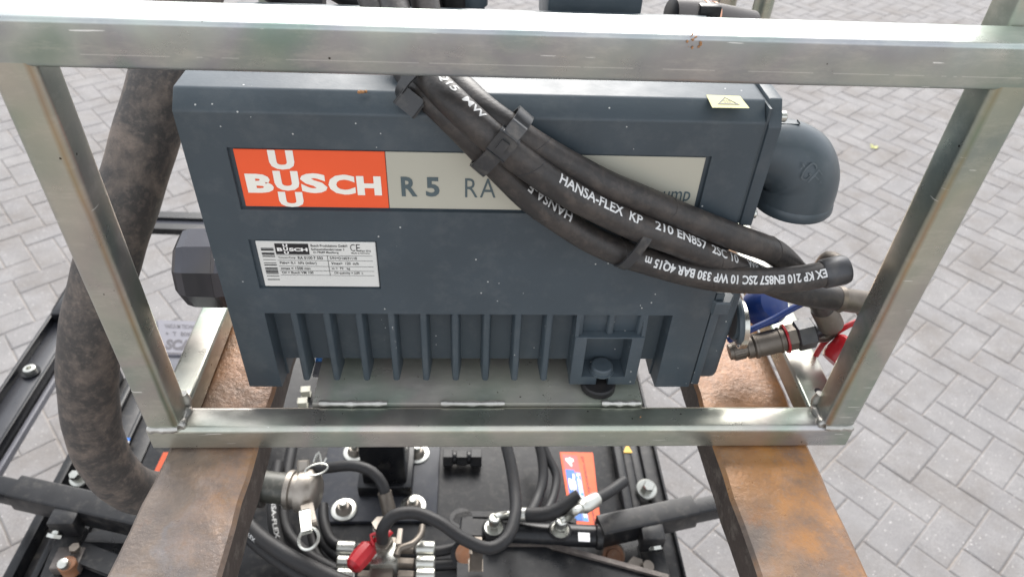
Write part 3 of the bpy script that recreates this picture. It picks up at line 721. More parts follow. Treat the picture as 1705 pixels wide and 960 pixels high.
# cable ties
ctd = lambda a, b: (b-a).normalized()
tg = 'black cable ties round the hoses'
td = ctd(pB[5], pB[6]); c = (PY(838, 232, .030)); wv = ctd(PY(800, 272, .03), PY(862, 196, .03))
ct = thing('cable_tie', 'wide black cable tie with square buckle gripping the hoses above the nameplate', 'cable tie', c, tg)
part('strap', band(c-wv*.0025, td, wv, .0262, .0158, .0125, .0024), M_plast, ct, 50)
nf = td.cross(wv).normalized(); nf = nf if nf.dot(C0-c) > 0 else -nf
hb = c+wv*.0045+nf*.0175; part('buckle', boolean(obox(hb-wv*.0085, hb+wv*.0085, .0135, .009, hint=nf, bev=.0012), [obox(hb-wv*.0045+nf*.004, hb+wv*.0045+nf*.004, .006, .006, hint=nf)]), M_plast, ct, 40)
part('loose_end', obox(hb+wv*.0085+nf*.002, hb+wv*.020+nf*.003, .0105, .0040, hint=nf, bev=.0006), mat_plain('scuffed nylon', (.075, .078, .082), .4, dust=.4, bump=.4, bsc=200), ct, 40)
td = ctd(pB[10], pB[11]); c = (PY(1055, 402, .029)); wv = ctd(PY(1036, 442, .029), PY(1076, 366, .029))
ct = thing('cable_tie', 'narrow black cable tie binding two printed hoses right of the middle', 'cable tie', c, tg)
part('strap', band(c, td, wv, .0236, .0140, .0080, .0020), M_plast, ct, 50)
td = ctd(pC[3], pC[4]); c = PY(696, 146, .060); wv = ctd(PY(676, 160, .05), PY(716, 128, .055))
ct = thing('cable_tie', 'black cable tie end poking out under the top beam beside the hoses', 'cable tie', c, tg)
part('strap', band(c+wv*.004, td, wv, .019, .0145, .009, .0014), M_plast, ct, 50)
e = PY(690, 181, .046); part('buckle', obox(PY(668, 158, .050), PY(698, 182, .046), .012, .009, hint=(0, -1, .4), bev=.0014), M_plast, ct, 40)

# ------------------------------------------------------------------ quick coupling, caps
k0 = PY(1214, 586, .098); k1 = PY(1352, 553, .102); kd = (k1-k0).normalized(); kl = (k1-k0).length
qc = thing('hydraulic_coupling', 'dirty steel quick coupling with red ring and large hex nut right of the pump', 'coupling', k0)
part('knurled_sleeve', join(lathe([(0, .0085), (.004, .0088), (.004, .0100), (.016, .0100), (.016, .0092), (.0185, .0092), (.0185, .0118), (.0245, .0118)], k0, kd, 28)), M_steel, qc, 30)
for i in range(24):
    a = 2*math.pi*i/24; dd, s_, u_ = basis(kd); p_ = k0+kd*.0045+(s_*math.cos(a)+u_*math.sin(a))*.0101; g = obox(p_, p_+kd*.011, .0010, .0010, hint=(s_*math.cos(a)+u_*math.sin(a))); part('knurl_ridge', g, M_steel, qc, 0)
part('coupling_body', lathe([(.0245, .0108), (.0265, .0135), (.029, .0135), (.0295, .0128), (.052, .0130), (.053, .0140), (.0545, .0140), (.055, .0128), (.058, .0128)], k0, kd, 32), M_steel, qc, 30)
part('red_ring', lathe([(.0585, .0120), (.0585, .0155), (.0605, .0160), (.0612, .0120)], k0, kd, 32), M_redp, qc)
part('hex_collar', lathe([(.0615, .0138), (.070, .0138)], k0, kd, 6, turn=.3), M_steel, qc, 20)
part('hex_nut', lathe([(.0705, .0145), (.072, .0165), (.088, .0165), (.0895, .0148)], k0, kd, 6, turn=.15), M_dark, qc, 20)
part('fitting_collar', lathe([(.0895, .009), (.094, .0075), (.100, .0062)], k0, kd, 20), M_dark, qc)
cl = thing('hose_clamp', 'bright crinkled metal clamp band round the port beside the blue strap', 'clamp', PY(1236, 540, .080))
part('clamp_band', band(PY(1233, 540, .084), (1, -.05, .12), (0, 0, 1), .0220, .0205, .0065, .0014), M_zinc, cl, 50)
b0 = PY(1272, 510, .135)
bc_ = thing('blue_dust_cap', 'dark blue round dust cap with a strap hanging behind the lowest hose', 'dust cap', b0)
part('cap', lathe([(-.012, .016), (-.008, .0215), (.012, .0215), (.018, .017), (.020, .008)], b0, (.25, -.55, .8), 28), M_blue, bc_)
sp_ = rrect(.0062, .0050, .0014, 2)
part('strap', tube([PY(1212, 566, .090), PY(1240, 553, .088), PY(1290, 530, .088), PY(1335, 505, .088), PY(1370, 492, .10)], 1, prof=sp_), M_blue, bc_, 50)
part('strap', tube([PY(1240, 520, .12), PY(1226, 518, .115), PY(1222, 528, .11)], 1, prof=rrect(.009, .003, .001, 2)), M_blue, bc_, 50)
r0 = PZ(1384, 612, .034)
rc = thing('red_dust_cap', 'red dust cap with a curved strap lying behind the right post', 'dust cap', r0)
part('cap', lathe([(0, .0145), (.004, .0175), (.026, .0175), (.029, .014), (.029, .010), (.010, .009)], r0+V((-.002, -.004, .010)), (.45, .25, .45), 28), M_redp, rc)
part('strap', tube([PY(1358, 592, .100), PY(1370, 573, .100), PY(1392, 554, .100), PY(1420, 538, .100), PY(1450, 528, .105), PY(1470, 545, .12)], 1, prof=rrect(.0058, .0042, .0014, 2)), M_redp, rc, 50)

# ------------------------------------------------------------------ suction hose
ps = [V((-.33, .42, .34)), PY(298, 60, .33), PY(275, 120, .285), PY(250, 205, .255), PY(222, 300, .225), PY(195, 385, .200), PY(172, 465, .180), PY(154, 540, .165), PY(147, 600, .155), PY(149, 670, .150), PY(161, 735, .152), PY(188, 785, .160), PY(232, 817, .190), PY(300, 820, .24), PY(360, 816, .30), PZ(420, 812, -.50), PZ(440, 812, -.50)]
sh = thing('suction_hose', 'thick grey brown cloth wrapped suction hose curving down behind the left post', 'hose', ps[8])
part('hose_sleeve', tube(ps, lambda t: .0322+.0004*math.sin(t*95), 40, step=.008), M_suct, sh)
# camlock coupling
cc = PZ(488, 815, -.50); ax = (PZ(488, 815, -.50)-PZ(430, 808, -.50)).normalized(); s0 = cc-ax*.055
cm = thing('camlock_coupling', 'pale cast metal camlock coupling with two lever rings joining the suction hose', 'coupling', cc)
part('pipe_tail', cyl(s0-ax*.03, cc-ax*.008, .0265, 32), mat_plain('greenish brown pipe', (.055, .055, .045), .4, .1, dust=.4), cm)
part('collar', lathe([(-.010, .028), (-.008, .0330), (.000, .0330), (.002, .029), (.010, .029), (.012, .0365), (.030, .0390), (.040, .034), (.046, .024)], cc, ax, 36), M_alu, cm, 35)
for (bx, by, rx, ry, rs) in ((505, 768, 548, 775, 1), (517, 872, 515, 898, 2)):
    p1 = PZ(bx, by, -.46); p2 = PZ(rx, ry, -.45)
    hub = cc+ax*.02
    part('cam_lever', obox(hub+(p1-hub)*.45, p1, .016, .008, bev=.002), M_alu, cm, 40)
rg1 = PZ(527, 781, -.44); part('pull_ring', ring(rg1, (.1, -.3, 1), .0185, .0016, R2=.009), M_zinc, cm)
rg2 = PZ(514, 896, -.46); part('pull_ring', ring(rg2, (-.3, -.35, 1), .0165, .0024, R2=.0165), M_zinc, cm)
part('split_pin', tube([rg1+V((-.006, .012, .003)), rg1+V((0, .028, .01)), rg1+V((.008, .01, 0)), rg1+V((.014, .02, .004))], .002, 8), M_zinc, cm)
part('ring_link', obox(PZ(507, 850, -.46), PZ(511, 885, -.455), .013, .006, bev=.0015), M_zinc, cm)

# ------------------------------------------------------------------ lifting head below
ZP = -.66
lh = thing('suction_lifting_head', 'black painted suction lifting head hanging under the forks above the paving', 'lifting head', PZ(760, 860, ZP-.1))
px0, px1 = PZ(215, 800, ZP).x, .335
plate = box(-.699, .262, .10, .98, ZP-.010, ZP, .002); part('base_plate', plate, M_blackm, lh, 30)
part('suction_pad', box(-.845, .36, .10, .72, ZP-.16, ZP-.060, .01), M_black, lh, 30)
# side rails with returns (right)
def line_x(px, py, z): return PZ(px, py, z).x
for xs, xe, zt, zb, m in ((.262, .279, ZP+.020, ZP-.06, M_black), (.283, .300, ZP+.004, ZP-.06, M_blackm), (.304, .3235, ZP-.012, ZP-.06, M_black), (.3235, .352, ZP-.004, ZP-.06, M_blackm), (.352, .357, ZP+.006, ZP-.06, M_black)):
    part('side_channel', box(xs, xe, .04, .98, zb, zt, .0025), m, lh, 30)
for xs, xe, zt, m in ((-.850, -.832, ZP+.006, M_black), (-.831, -.803, ZP-.020, M_blackm), (-.802, -.790, ZP+.006, M_black), (-.789, -.748, ZP-.002, M_blackm), (-.747, -.739, ZP+.008, M_black), (-.738, -.700, ZP+.002, M_blackm)):
    part('side_channel', box(xs, xe, .10, .73, ZP-.06, zt, .0025), m, lh, 30)
part('cross_rail', box(-.62, .33, .985, 1.02, ZP-.06, ZP+.015, .003), M_black, lh, 30)
# raised strip plate with washers
z1 = ZP+.010
sp0 = [PZ(522, 868, z1), PZ(727, 866, z1), PZ(727, 700, z1), PZ(541, 700, z1)]
xa, xb, ya = sp0[0].x, sp0[1].x, sp0[0].y
part('strip_plate', box(xa, xb, ya, .78, ZP+.0005, z1, .0015), mat_plain('slate grey paint', (.022, .024, .031), .32, dust=.10, var=.2, bump=.15), lh, 30)
for px, py in ((573, 849), (688, 843), (592, 753), (695, 756)):
    p = PZ(px, py, z1)+V((0, 0, .0004)); wsh = part('washer', lathe([(0, .0245), (.003, .0245), (.0035, .0235), (.0035, .011)], p, (0, 0, 1), 32), M_zinc, lh)
    part('nut', lathe([(0, .0165), (.008, .0140), (.013, .0105)], p+V((0, 0, .0036)), (0, 0, 1), 20), M_alu, wsh, 20)
    part('stud', lathe([(.0125, .0075), (.022, .0075), (.0235, .006)], p+V((0, 0, .0036)), (0, 0, 1), 16), M_zinc, wsh)
pc = PZ(641, 790, ZP+.05); part('lifting_post', box(pc.x-.042, pc.x+.042, pc.y-.012, pc.y+.075, z1+.0005, ZP+.20, .005), M_black, lh, 30)
part('post_flange', box(pc.x-.052, pc.x+.052, pc.y-.022, pc.y+.085, z1+.0005, z1+.03, .003), M_black, lh, 30)
pb = PZ(648, 768, ZP+.15); part('post_bolt', cyl((pc.x+.004, pc.y-.018, ZP+.10), (pc.x+.004, pc.y-.0125, ZP+.10), .011, 20), M_blackm, lh)
# orange sticker
q0, q1, q2, q3 = [PZ(x, y, ZP+.0006) for x, y in ((932, 752), (987, 753), (1001, 878), (951, 873))]
sk = part('sticker', prism([q0, q1, q2, q3], (0, 0, .0004)), M_sorange, lh, 0, label='orange red and blue sticker with web address')
O = q3+V((0, 0, .0006)); exx = (q2-q3); eyy = (q0-q3); Wd, Ht = exx.length, eyy.length; exx.normalize(); eyy.normalize()
# text runs upward: reading x = eyy, reading y = -exx
def ST(g): return place(g, O, eyy, -exx)
def SR(a, b, c, d_): return fit(rect2(0, 1, 0, 1), a*Ht, b*Ht, -d_*Wd, -c*Wd)
part('printed_panel', ST(SR(.62, .97, .08, .62)), M_spink, sk, 0)
g_ = ST(SR(.06, .75, .10, .42)); part('printed_panel', ([v+V((0, 0, .0002)) for v in g_[0]], g_[1]), M_sblue, sk, 0)
g_ = ST(SR(.06, .72, .43, .62)); part('printed_panel', ([v+V((0, 0, .0002)) for v in g_[0]], g_[1]), mat_plain('sky blue print', (.06, .26, .55), .4), sk, 0)
up2 = V((0, 0, .0005))
def STt(s, a, b, c, d_, bold=.02): g = ST(fit(text2d(s, bold), a*Ht, b*Ht, -d_*Wd, -c*Wd)); return ([v+up2 for v in g[0]], g[1])
part('lettering', join(STt('P.S.', .22, .70, .14, .40, .06), STt('4', .80, .93, .16, .45, .06)), M_white, sk, 0)
part('lettering', STt('SYSTEEM', .10, .70, .47, .60, .03), M_white, sk, 0)
part('lettering', STt('www.pssysteem.nl', .04, .96, .74, .88, .01), mat_plain('maroon print', (.12, .02, .02), .5), sk, 0)
wp = [PZ(x, y, ZP-.0030) for x, y in ((1037, 757), (1052, 757), (1043, 742))]
part('warning_triangle', prism([p+V((.0, 0, .0085)) for p in wp], (0, 0, .0005)), mat_plain('yellow sign', (.75, .42, .03), .4), lh, 0)
# orange stripe and small sticker left
part('orange_stripe', slab(((272, 752), (282, 752), (262, 790), (254, 790)), ZP+.024, .0006, 0), M_sorange, lh, 0)
ss = part('small_sticker', slab(((205, 728), (217, 728), (211, 748), (197, 748)), ZP+.014, .0006, 0), M_white2, lh, 0)
part('printed_panel', slab(((205, 728), (217, 728), (216, 733), (204, 733)), ZP+.0146, .0003, 0), M_sblue, ss, 0)
# bolts on the rails
def silver_bolt(par, p, axis, r=.011, h=.03): return part('bolt', bolt(p, axis, r, h), M_zinc, par, 25)
silver_bolt(lh, PZ(1076, 815, ZP+.01), (0, -.3, 1), .012, .030)
silver_bolt(lh, PZ(133, 797, ZP+.012), (0, -.3, 1), .010, .030)
part('white_patch', slab(((134, 775), (143, 780), (146, 792), (131, 786)), ZP+.014, .002, 0), M_white2, lh, 0)
# ---- spreader arms
def arm(name, label, a, b, c, z, w_, h_, cat='arm'):
    A_, B_, C_ = PZ(*a, z), PZ(*b, z), PZ(*c, z)
    t = thing(name, label, cat, B_+V((0, 0, -h_)), 'black square tube outrigger arms')
    dz = V((0, 0, -h_/2))
    part('sleeve', rtube(A_+dz, B_+dz, w_, h_, .004), M_blackm, t, 30)
    part('inner_tube', rtube(A_.lerp(B_, .6)+dz, C_+dz, w_-.010, h_-.010, .0035), M_black, t, 30)
    return t, A_, B_, C_
ta, A_, B_, C_ = arm('outrigger_arm', 'black square tube arm with clamping bolt sticking out to the left', (330, 875), (22, 806), (-60, 790), -.53, .044, .046)
e = PZ(112, 850, -.535); part('nut_plate', box(e.x-.024, e.x+.020, e.y-.026, e.y+.006, -.575, -.533, .003), M_blackm, ta, 30)
b0_ = PZ(100, 868, -.55); b1_ = PZ(92, 888, -.56); part('clamp_bolt', join(cyl(b0_+(b0_-b1_)*.8, b1_, .0060, 16), lathe([(0, .0125), (.006, .0125)], b1_, b1_-b0_, 6), cyl(b0_+(b0_-b1_)*.45, b0_, .0105, 20)), M_zinc, ta, 25)
tb, A_, B_, C_ = arm('outrigger_arm', 'black square tube arm with clamping bolt sticking out to the right', (1000, 872), (1158, 838), (1320, 806), -.53, .040, .046)
e = PZ(1085, 872, -.535); part('nut_plate', box(e.x-.020, e.x+.020, e.y-.030, e.y+.004, -.575, -.5335, .003), M_blackm, tb, 30)
b0_ = PZ(1087, 888, -.55); b1_ = PZ(1091, 908, -.56); part('clamp_bolt', join(cyl(b0_+(b0_-b1_)*1.2, b1_, .0055, 16), lathe([(0, .0125), (.006, .0125)], b1_, b1_-b0_, 6), cyl(b0_+(b0_-b1_)*.3, b0_, .0095, 20)), M_zinc, tb, 25)
# ---- lower brackets
br = thing('pivot_bracket', 'black pivot bracket with rusty pin at the lower left behind the fork', 'bracket', PZ(150, 930, -.66))
part('side_plate', slab(((60, 975), (88, 905), (118, 868), (146, 878), (92, 975)), -.60, .012), M_blackm, br, 30)
part('web_plate', slab(((92, 990), (100, 925), (140, 900), (280, 905), (300, 990)), -.605, .010), M_black, br, 30)
part('hollow', slab(((128, 890), (200, 875), (300, 890), (300, 925), (170, 925)), -.64, .01), M_black, br, 30)
part('link_bar', obox(PZ(128, 918, -.585), PZ(250, 965, -.585), .030, .012, bev=.002), M_blackm, br, 30)
part('pin_boss', box(*(lambda p: (p.x-.028, p.x+.018, p.y-.02, p.y+.02))(PZ(118, 928, -.58)), -.600, -.578, .003), M_edge, br, 30)
p = PZ(113, 940, -.575); part('pivot_pin', join(cyl(p-V((0, 0, .02)), p+V((0, 0, .006)), .014, 24, .001)), M_rusty, br)
part('pin_nut', lathe([(0, .0085), (.012, .0085), (.014, .006)], p+V((0, -.004, .0062)), (0, -.2, 1), 12), M_zinc, br)
p = PZ(126, 914, -.57); part('pin_nut', lathe([(0, .0085), (.008, .0085)], p, (0, 0, 1), 6), M_steel, br, 20)
b2 = thing('pivot_bracket', 'black pivot bracket with worn bare edges at the lower right of the lifting head', 'bracket', PZ(1010, 930, -.66))
part('side_plate', slab(((1062, 905), (1100, 893), (1120, 975), (1075, 975)), -.60, .012), M_blackm, b2, 30)
part('link_plate', slab(((760, 905), (908, 905), (920, 915), (1110, 962), (1110, 1010), (760, 1010)), -.565, .012), M_black, b2, 30)
e0, e1_, e2_ = PZ(770, 905, -.563), PZ(908, 906, -.563), PZ(1112, 962, -.563)
part('plate_edge', join(obox(e0, e1_, .006, .012, bev=.001), obox(e1_, e2_, .006, .012, bev=.001)), M_edge, b2, 30)
p = PZ(1020, 925, -.60); part('pivot_pin', lathe([(0, .020), (.008, .020), (.008, .013), (.012, .012)], p, (0, -.6, 1), 28), M_rusty, b2)
part('pin_washer', ring(p+V((0, 0, .006)), (0, -.6, 1), .0185, .003), M_steel, b2)
part('bearing_block', slab(((1000, 885), (1062, 870), (1075, 905), (1068, 985), (1010, 985)), -.62, .02), M_black, b2, 30)
part('pin_nut', join(lathe([(0, .016), (.014, .016)], PZ(1055, 945, -.585), (.2, -.2, 1), 6), lathe([(0, .010), (.022, .010)], PZ(1072, 948, -.585), (.2, -.2, 1), 12)), M_steel, b2, 20)
p = PZ(776, 922, -.575); pp_ = part('pivot_pin', lathe([(0, .026), (.012, .026)], p, (0, -.5, 1), 30), M_black, b2); part('pin_end', lathe([(.0125, .018), (.018, .018), (.019, .016)], p, (0, -.5, 1), 28), M_rusty, pp_)
p = PZ(792, 940, -.54); part('square_peg', join(obox(p, p+V((.001, .003, .05)), .020, .020, bev=.002), obox(p+V((.001, .003, .05)), p+V((.0015, .004, .066)), .014, .014, bev=.001)), M_steel, b2, 30)
# ---- hydraulic cylinder
zc = -.555
cy = thing('hydraulic_cylinder', 'short black hydraulic cylinder lying crosswise between the pivot brackets', 'cylinder', PZ(880, 890, zc))
c0_, c1_ = PZ(808, 884, zc), PZ(992, 892, zc)
part('barrel', cyl(c0_, c1_, .019, 32, .002), M_black, cy)
part('rod_eye', join(obox(PZ(768, 882, zc), PZ(810, 884, zc), .026, .026, bev=.003), lathe([(-.012, .020), (.012, .020)], PZ(768, 868, zc), (0, 0, 1), 24)), M_blackm, cy, 30)
part('guide_plate', prism([PZ(x, y, zc+.012) for x, y in ((752, 866), (758, 854), (775, 849), (925, 851), (960, 862), (960, 872), (925, 862), (778, 860), (765, 874))], (0, 0, -.010), .0012), M_blackm, cy, 30)
part('end_label', obox(PZ(963, 893, zc+.019), PZ(982, 894, zc+.019), .016, .002), M_white2, cy, 0)
part('end_clevis', cyl(c1_, PZ(1004, 893, zc), .022, 28, .002), M_blackm, cy)
def elbow_fit(par, base, top, r=.0105):
    part('port_fitting', join(lathe([(0, r*1.5), (.006, r*1.5)], base, (0, 0, 1), 24), lathe([(.006, r*1.15), (.018, r*1.15)], base, (0, 0, 1), 6), lathe([(.018, r*.9), (.034, r*.9), (.036, r*.7)], base, (0, 0, 1), 20)), M_zinc, par, 25)
f1 = PZ(822, 880, zc+.017); elbow_fit(cy, f1, None); f2 = PZ(932, 884, zc+.017); elbow_fit(cy, f2, None)
for f_ in (f1, f2): part('fitting_ring', ring(f_+V((0, 0, .003)), (0, 0, 1), .0175, .003), M_blackm, cy)
# ---- hoses below
gb = 'black hoses on the lifting head'
def lowhose(label, pts, z, r=.0095, text=None, mat=None):
    P_ = [PZ(*p[:2], z if len(p) == 2 else p[2]) for p in pts]
    o = thing('rubber_hose', label, 'hose', P_[len(P_)//2], gb); s = part('hose_sleeve', tube(P_, r, 18, step=.01), mat or M_rub2, o)
    return o, P_
o, P_ = lowhose('black hose arching from the camlock ring to the upright silver fitting', [(470, 800, -.56), (505, 785, -.50), (548, 778, -.46), (590, 775, -.44), (620, 785, -.44), (637, 806, -.45), (643, 830, -.47)], -.5, .0092)
d = (P_[-1]-P_[-2]).normalized(); part('ferrule', join(lathe([(-.012, .0115), (.022, .0120), (.026, .010)], P_[-1], d, 24), lathe([(.026, .0135), (.036, .0135)], P_[-1], d, 6)), M_steel, o, 25)
o, P_ = lowhose('black hose looping in a big curve from the red tagged fitting up under the frame', [(637, 898, -.49), (638, 878, -.455), (655, 858, -.44), (690, 853, -.44), (730, 868, -.44), (775, 898, -.45), (815, 912, -.46), (843, 897, -.46), (858, 855, -.46), (857, 815, -.46), (850, 770, -.45), (842, 735, -.44), (838, 690, -.43)], -.45, .0100)
o, P_ = lowhose('left one of two thin black hoses bending down beside the orange sticker', [(893, 720, -.58), (903, 765, -.60), (904, 800, -.61), (895, 830, -.61), (882, 858, -.59)], -.6, .0098)
o, P_ = lowhose('right one of two thin black hoses bending down beside the orange sticker', [(896, 722, -.58), (912, 760, -.60), (926, 790, -.61), (922, 825, -.61), (906, 860, -.60)], -.6, .0085)
o, P_ = lowhose('thick cut off black hose lying over the cylinder with its end on the sticker', [(878, 856, -.52), (905, 856, -.51), (930, 848, -.50), (965, 825, -.48)], -.5, .0125)
d = (P_[0]-P_[1]).normalized(); part('ferrule', join(lathe([(0, .0118), (.020, .0122), (.022, .0105), (.030, .0105)], P_[0]-d*.004, d, 24)), M_zinc, o); part('bent_tube', tube([P_[0]+d*.024, P_[0]+d*.038, PZ(832, 858, -.51), f1+V((0, 0, .034))], .0065, 14, step=.004), M_zinc, o)
o, P_ = lowhose('thin dark hose with long silver ferrule pointing up right over the sticker', [(1040, 800, -.50), (1015, 818, -.49), (990, 832, -.475)], -.5, .0095)
d = (P_[-1]-P_[-2]).normalized(); part('ferrule', lathe([(-.004, .0125), (.030, .0130), (.034, .010), (.040, .009)], P_[-1], d, 24), M_zinc, o); part('bent_tube', tube([P_[-1]+d*.036, P_[-1]+d*.050, PZ(944, 862, -.50), f2+V((0, 0, .034))], .0068, 14, step=.004), M_zinc, o)
tr = [[(395, 850), (430, 890), (480, 925), (540, 955), (620, 990)], [(400, 880), (440, 915), (490, 950), (560, 985)], [(410, 862), (445, 905), (500, 938), (580, 975)], [(486, 745), (478, 790), (470, 850), (480, 890), (515, 925), (560, 950)], [(538, 840), (540, 870), (556, 903), (600, 912), (720, 918), (790, 905), (860, 900)], [(528, 870), (545, 910), (580, 934), (650, 940), (780, 936), (850, 925)], [(520, 890), (530, 925), (560, 948), (600, 955), (700, 957), (800, 950)], [(463, 770), (455, 830), (458, 880), (475, 930), (510, 965)]]
tl = ['thick black hose sweeping down from the left fork to the lower middle', 'lowest black hose sweeping out from under the left fork', 'black hose squeezed between two others right of the left fork', 'black hose running straight down behind the camlock coupling', 'upper one of the hoses curving into the silver connector block', 'middle one of the hoses curving into the silver connector block', 'lower one of the hoses curving into the silver connector block', 'black hose with faint white print left of the camlock coupling']
for i, (pts, lb) in enumerate(zip(tr, tl)):
    zz = (-.50, -.56, -.53, -.60, -.60, -.61, -.62, -.58)[i]
    o, P_ = lowhose(lb, pts, zz, (.0125, .0115, .0105, .011, .0095, .0095, .0095, .0105)[i])
    if i == 7: part('hose_print', hose_text(P_, .0105, 'HANSA-FLEX', .06, .17, .008, C0, .1, False, .02), M_hosew, o, 0)
    if i == 0: part('hose_print', hose_text(P_, .0125, 'HANSA-FLEX', .015, .07, .008, C0, -.9, False, .02), M_hosew, o, 0)
# ---- connector block with red cap
mb = thing('hydraulic_connector_block', 'silver hydraulic connector block with fittings on both sides at the bottom edge', 'connector', PZ(645, 930, -.56))
zb = -.54
part('block', box(*(lambda a, b: (a.x, b.x, b.y-.09, a.y))(PZ(622, 893, zb), PZ(660, 893, zb)), zb-.05, zb, .002), M_steel, mb, 30)
part('block', box(*(lambda a: (a.x-.022, a.x+.022, a.y-.030, a.y+.008))(PZ(642, 915, zb+.003)), zb-.02, zb+.012, .002), M_zinc, mb, 30)
for py in (912, 936, 957):
    for xa_, xb_, m_ in ((562, 592, M_zinc), (596, 622, M_steel), (662, 690, M_steel), (693, 724, M_zinc)):
        a, b = PZ(xa_, py, -.55), PZ(xb_, py+1, -.55); part('fitting', cyl(a, b, .0125 if m_ is M_zinc else .0095, 24 if m_ is M_zinc else 6, .0015), m_, mb, 25)
fb0 = PZ(637, 905, -.53); part('upright_adapter', join(lathe([(0, .018), (.012, .018)], fb0, (0, 0, 1), 6), lathe([(.012, .0135), (.042, .0135), (.044, .011)], fb0, (0, .12, 1), 24), lathe([(.044, .014), (.054, .014)], fb0, (0, .12, 1), 6)), M_alu, mb, 25)
part('side_bracket', slab(((662, 878), (671, 878), (668, 905), (658, 905)), -.51, .01), M_alu, mb, 30)
part('grey_tube', tube([PZ(703, 876, -.53), PZ(700, 890, -.52), PZ(686, 905, -.51), PZ(665, 913, -.51), PZ(660, 925, -.51)], .0058, 14), M_steel, mb)
rc2 = thing('red_plug_cap', 'crumpled bright red plug cap with tether hanging from the connector block', 'dust cap', PZ(602, 925, -.50))
capp = PZ(602, 926, -.505); cdr = (PZ(588, 942, -.505)-PZ(620, 905, -.505)).normalized()
part('cap', lathe([(-.026, .007), (-.018, .0155), (0, .0165), (.018, .0150), (.024, .009)], capp, cdr, 9, turn=.4), M_redp, rc2, 30)
part('tether', tube([capp-cdr*.022, PZ(624, 898, -.49), PZ(642, 893, -.48), PZ(652, 884, -.48)], 1, prof=rrect(.008, .0022, .0007, 2)), M_redp, rc2, 50)
part('tether', tube([capp-cdr*.018+V((.006, 0, 0)), PZ(622, 905, -.49), PZ(618, 890, -.485), PZ(632, 887, -.48)], .0028, 10), M_redp, rc2, 50)
# ---- union fitting on the plate
uf = thing('hose_union', 'black hose union with two hex nuts lying on the lifting head under the bottom bar', 'fitting', PZ(770, 762, ZP))
zz = ZP+.022
for a, b, r_, sg in ((738, 754, .019, 6), (754, 760, .013, 20), (760, 778, .016, 6), (778, 784, .013, 20), (784, 802, .019, 6)):
    part('union_nut' if sg == 6 else 'union_neck', cyl(PZ(a, 762, zz), PZ(b, 762, zz), r_, sg, .001), M_black, uf, 25)

# ------------------------------------------------------------------ black guide rails left
zr = -.62
gr = thing('guide_rail', 'long black channel rail with a silver bolt running along the left side', 'rail', PZ(40, 680, zr-.05))
xr_ = (PZ(52, 618, zr).x)
y0_, y1_ = PZ(0, 800, zr).y-.35, PZ(122, 520, zr).y
w_ = .052
part('channel_web', box(xr_-w_/2, xr_+w_/2, y0_, y1_, zr-.012, zr-.006, .001), mat_plain('satin black paint', (.022, .023, .028), .3, var=.15), gr, 30)
part('channel_lip', box(xr_-w_/2-.008, xr_-w_/2, y0_, y1_, zr-.03, zr+.012, .002), M_black, gr, 30)
part('channel_lip', box(xr_+w_/2, xr_+w_/2+.008, y0_, y1_, zr-.03, zr+.004, .002), M_black, gr, 30)
part('rubber_strip', box(xr_+w_/2+.010, xr_+w_/2+.020, y0_, y1_-.10, zr-.035, zr-.020, .001), M_greyl, gr, 30)
part('end_block', box(xr_-w_/2+.001, xr_+w_/2-.001, y1_-.03, y1_+.05, zr-.0055, zr+.022, .003), M_black, gr, 30)
p = PZ(52, 620, zr-.005); part('bolt', join(lathe([(0, .019), (.004, .019)], p, (0, 0, 1), 24)), M_black, gr); part('bolt_head', lathe([(.004, .0120), (.014, .0120), (.015, .0105), (.015, .006), (.009, .005)], p, (0, 0, 1), 24), M_zinc, gr)
ext = PZ(128, 500, zr)
g2 = thing('thin_rail', 'thin black rod continuing beyond the guide rail behind the left post', 'rail', PZ(100, 520, zr))
part('rod', obox(PZ(98, 522, zr), PZ(200, 352, zr), .022, .022, bev=.002), M_black, g2, 30)
cb = thing('cross_bar', 'black bar with shiny lower channel lying across behind the oil filter', 'bar', PZ(300, 370, zr-.02))
a, b = PZ(248, 361, zr), PZ(420, 366, zr); part('bar', obox(a, b, .024, .02, bev=.003), M_black, cb, 30)
a, b = PZ(246, 371, zr-.005), PZ(420, 376, zr-.005); part('channel', obox(a, b, .016, .006, bev=.001), M_greyl, cb, 30)
a, b = PZ(246, 380, zr-.006), PZ(420, 386, zr-.006); part('bar', obox(a, b, .020, .02, bev=.003), M_black, cb, 30)
# grey motor case with label, behind the left side rail
mo = thing('motor_case', 'grey motor case with dark printed label seen between left post and side rail', 'motor', PZ(300, 590, -.50))
zm = -.42
mq = [PZ(x, y, zm) for x, y in ((262, 532), (372, 536), (368, 592), (268, 590))]
part('label_panel', prism(mq, (0, 0, -.004), .0005), mat_plain('lilac grey label', (.15, .147, .17), .5, var=.08), mo, 0)
part('case', prism([PZ(x, y, zm-.0045) for x, y in ((255, 528), (385, 532), (375, 650), (262, 650))], (0, 0, -.09), .012, 3), M_greyl, mo, 40)
mo_o = mq[0]; mex = (mq[1]-mq[0]); mey = (mq[0]-mq[3]); LW, LH = mex.length, mey.length; mex.normalize(); mey.normalize()
def ML(g): return ([v+V((0, 0, .0004)) for v in place(g, mo_o, mex, mey)[0]], g[1])
part('lettering', join(ML(fit(text2d('VAKUUM TECHNIK', .02), .10*LW, .60*LW, -.24*LH, -.12*LH)), ML(fit(text2d('+  T  80KG', .02), .10*LW, .55*LW, -.46*LH, -.34*LH)), ML(fit(text2d('SCA', .06, .3), .07*LW, .44*LW, -.86*LH, -.56*LH)), ML(fit(rect2(0, 1, 0, 1), .08*LW, .8*LW, -.98*LH, -.93*LH))), mat_plain('dark violet print', (.05, .045, .055), .5), mo, 0)
part('case_foot', prism([PZ(x, y, -.53) for x, y in ((285, 600), (420, 600), (420, 660), (290, 660))], (0, 0, -.03), .004), M_black, mo, 30)
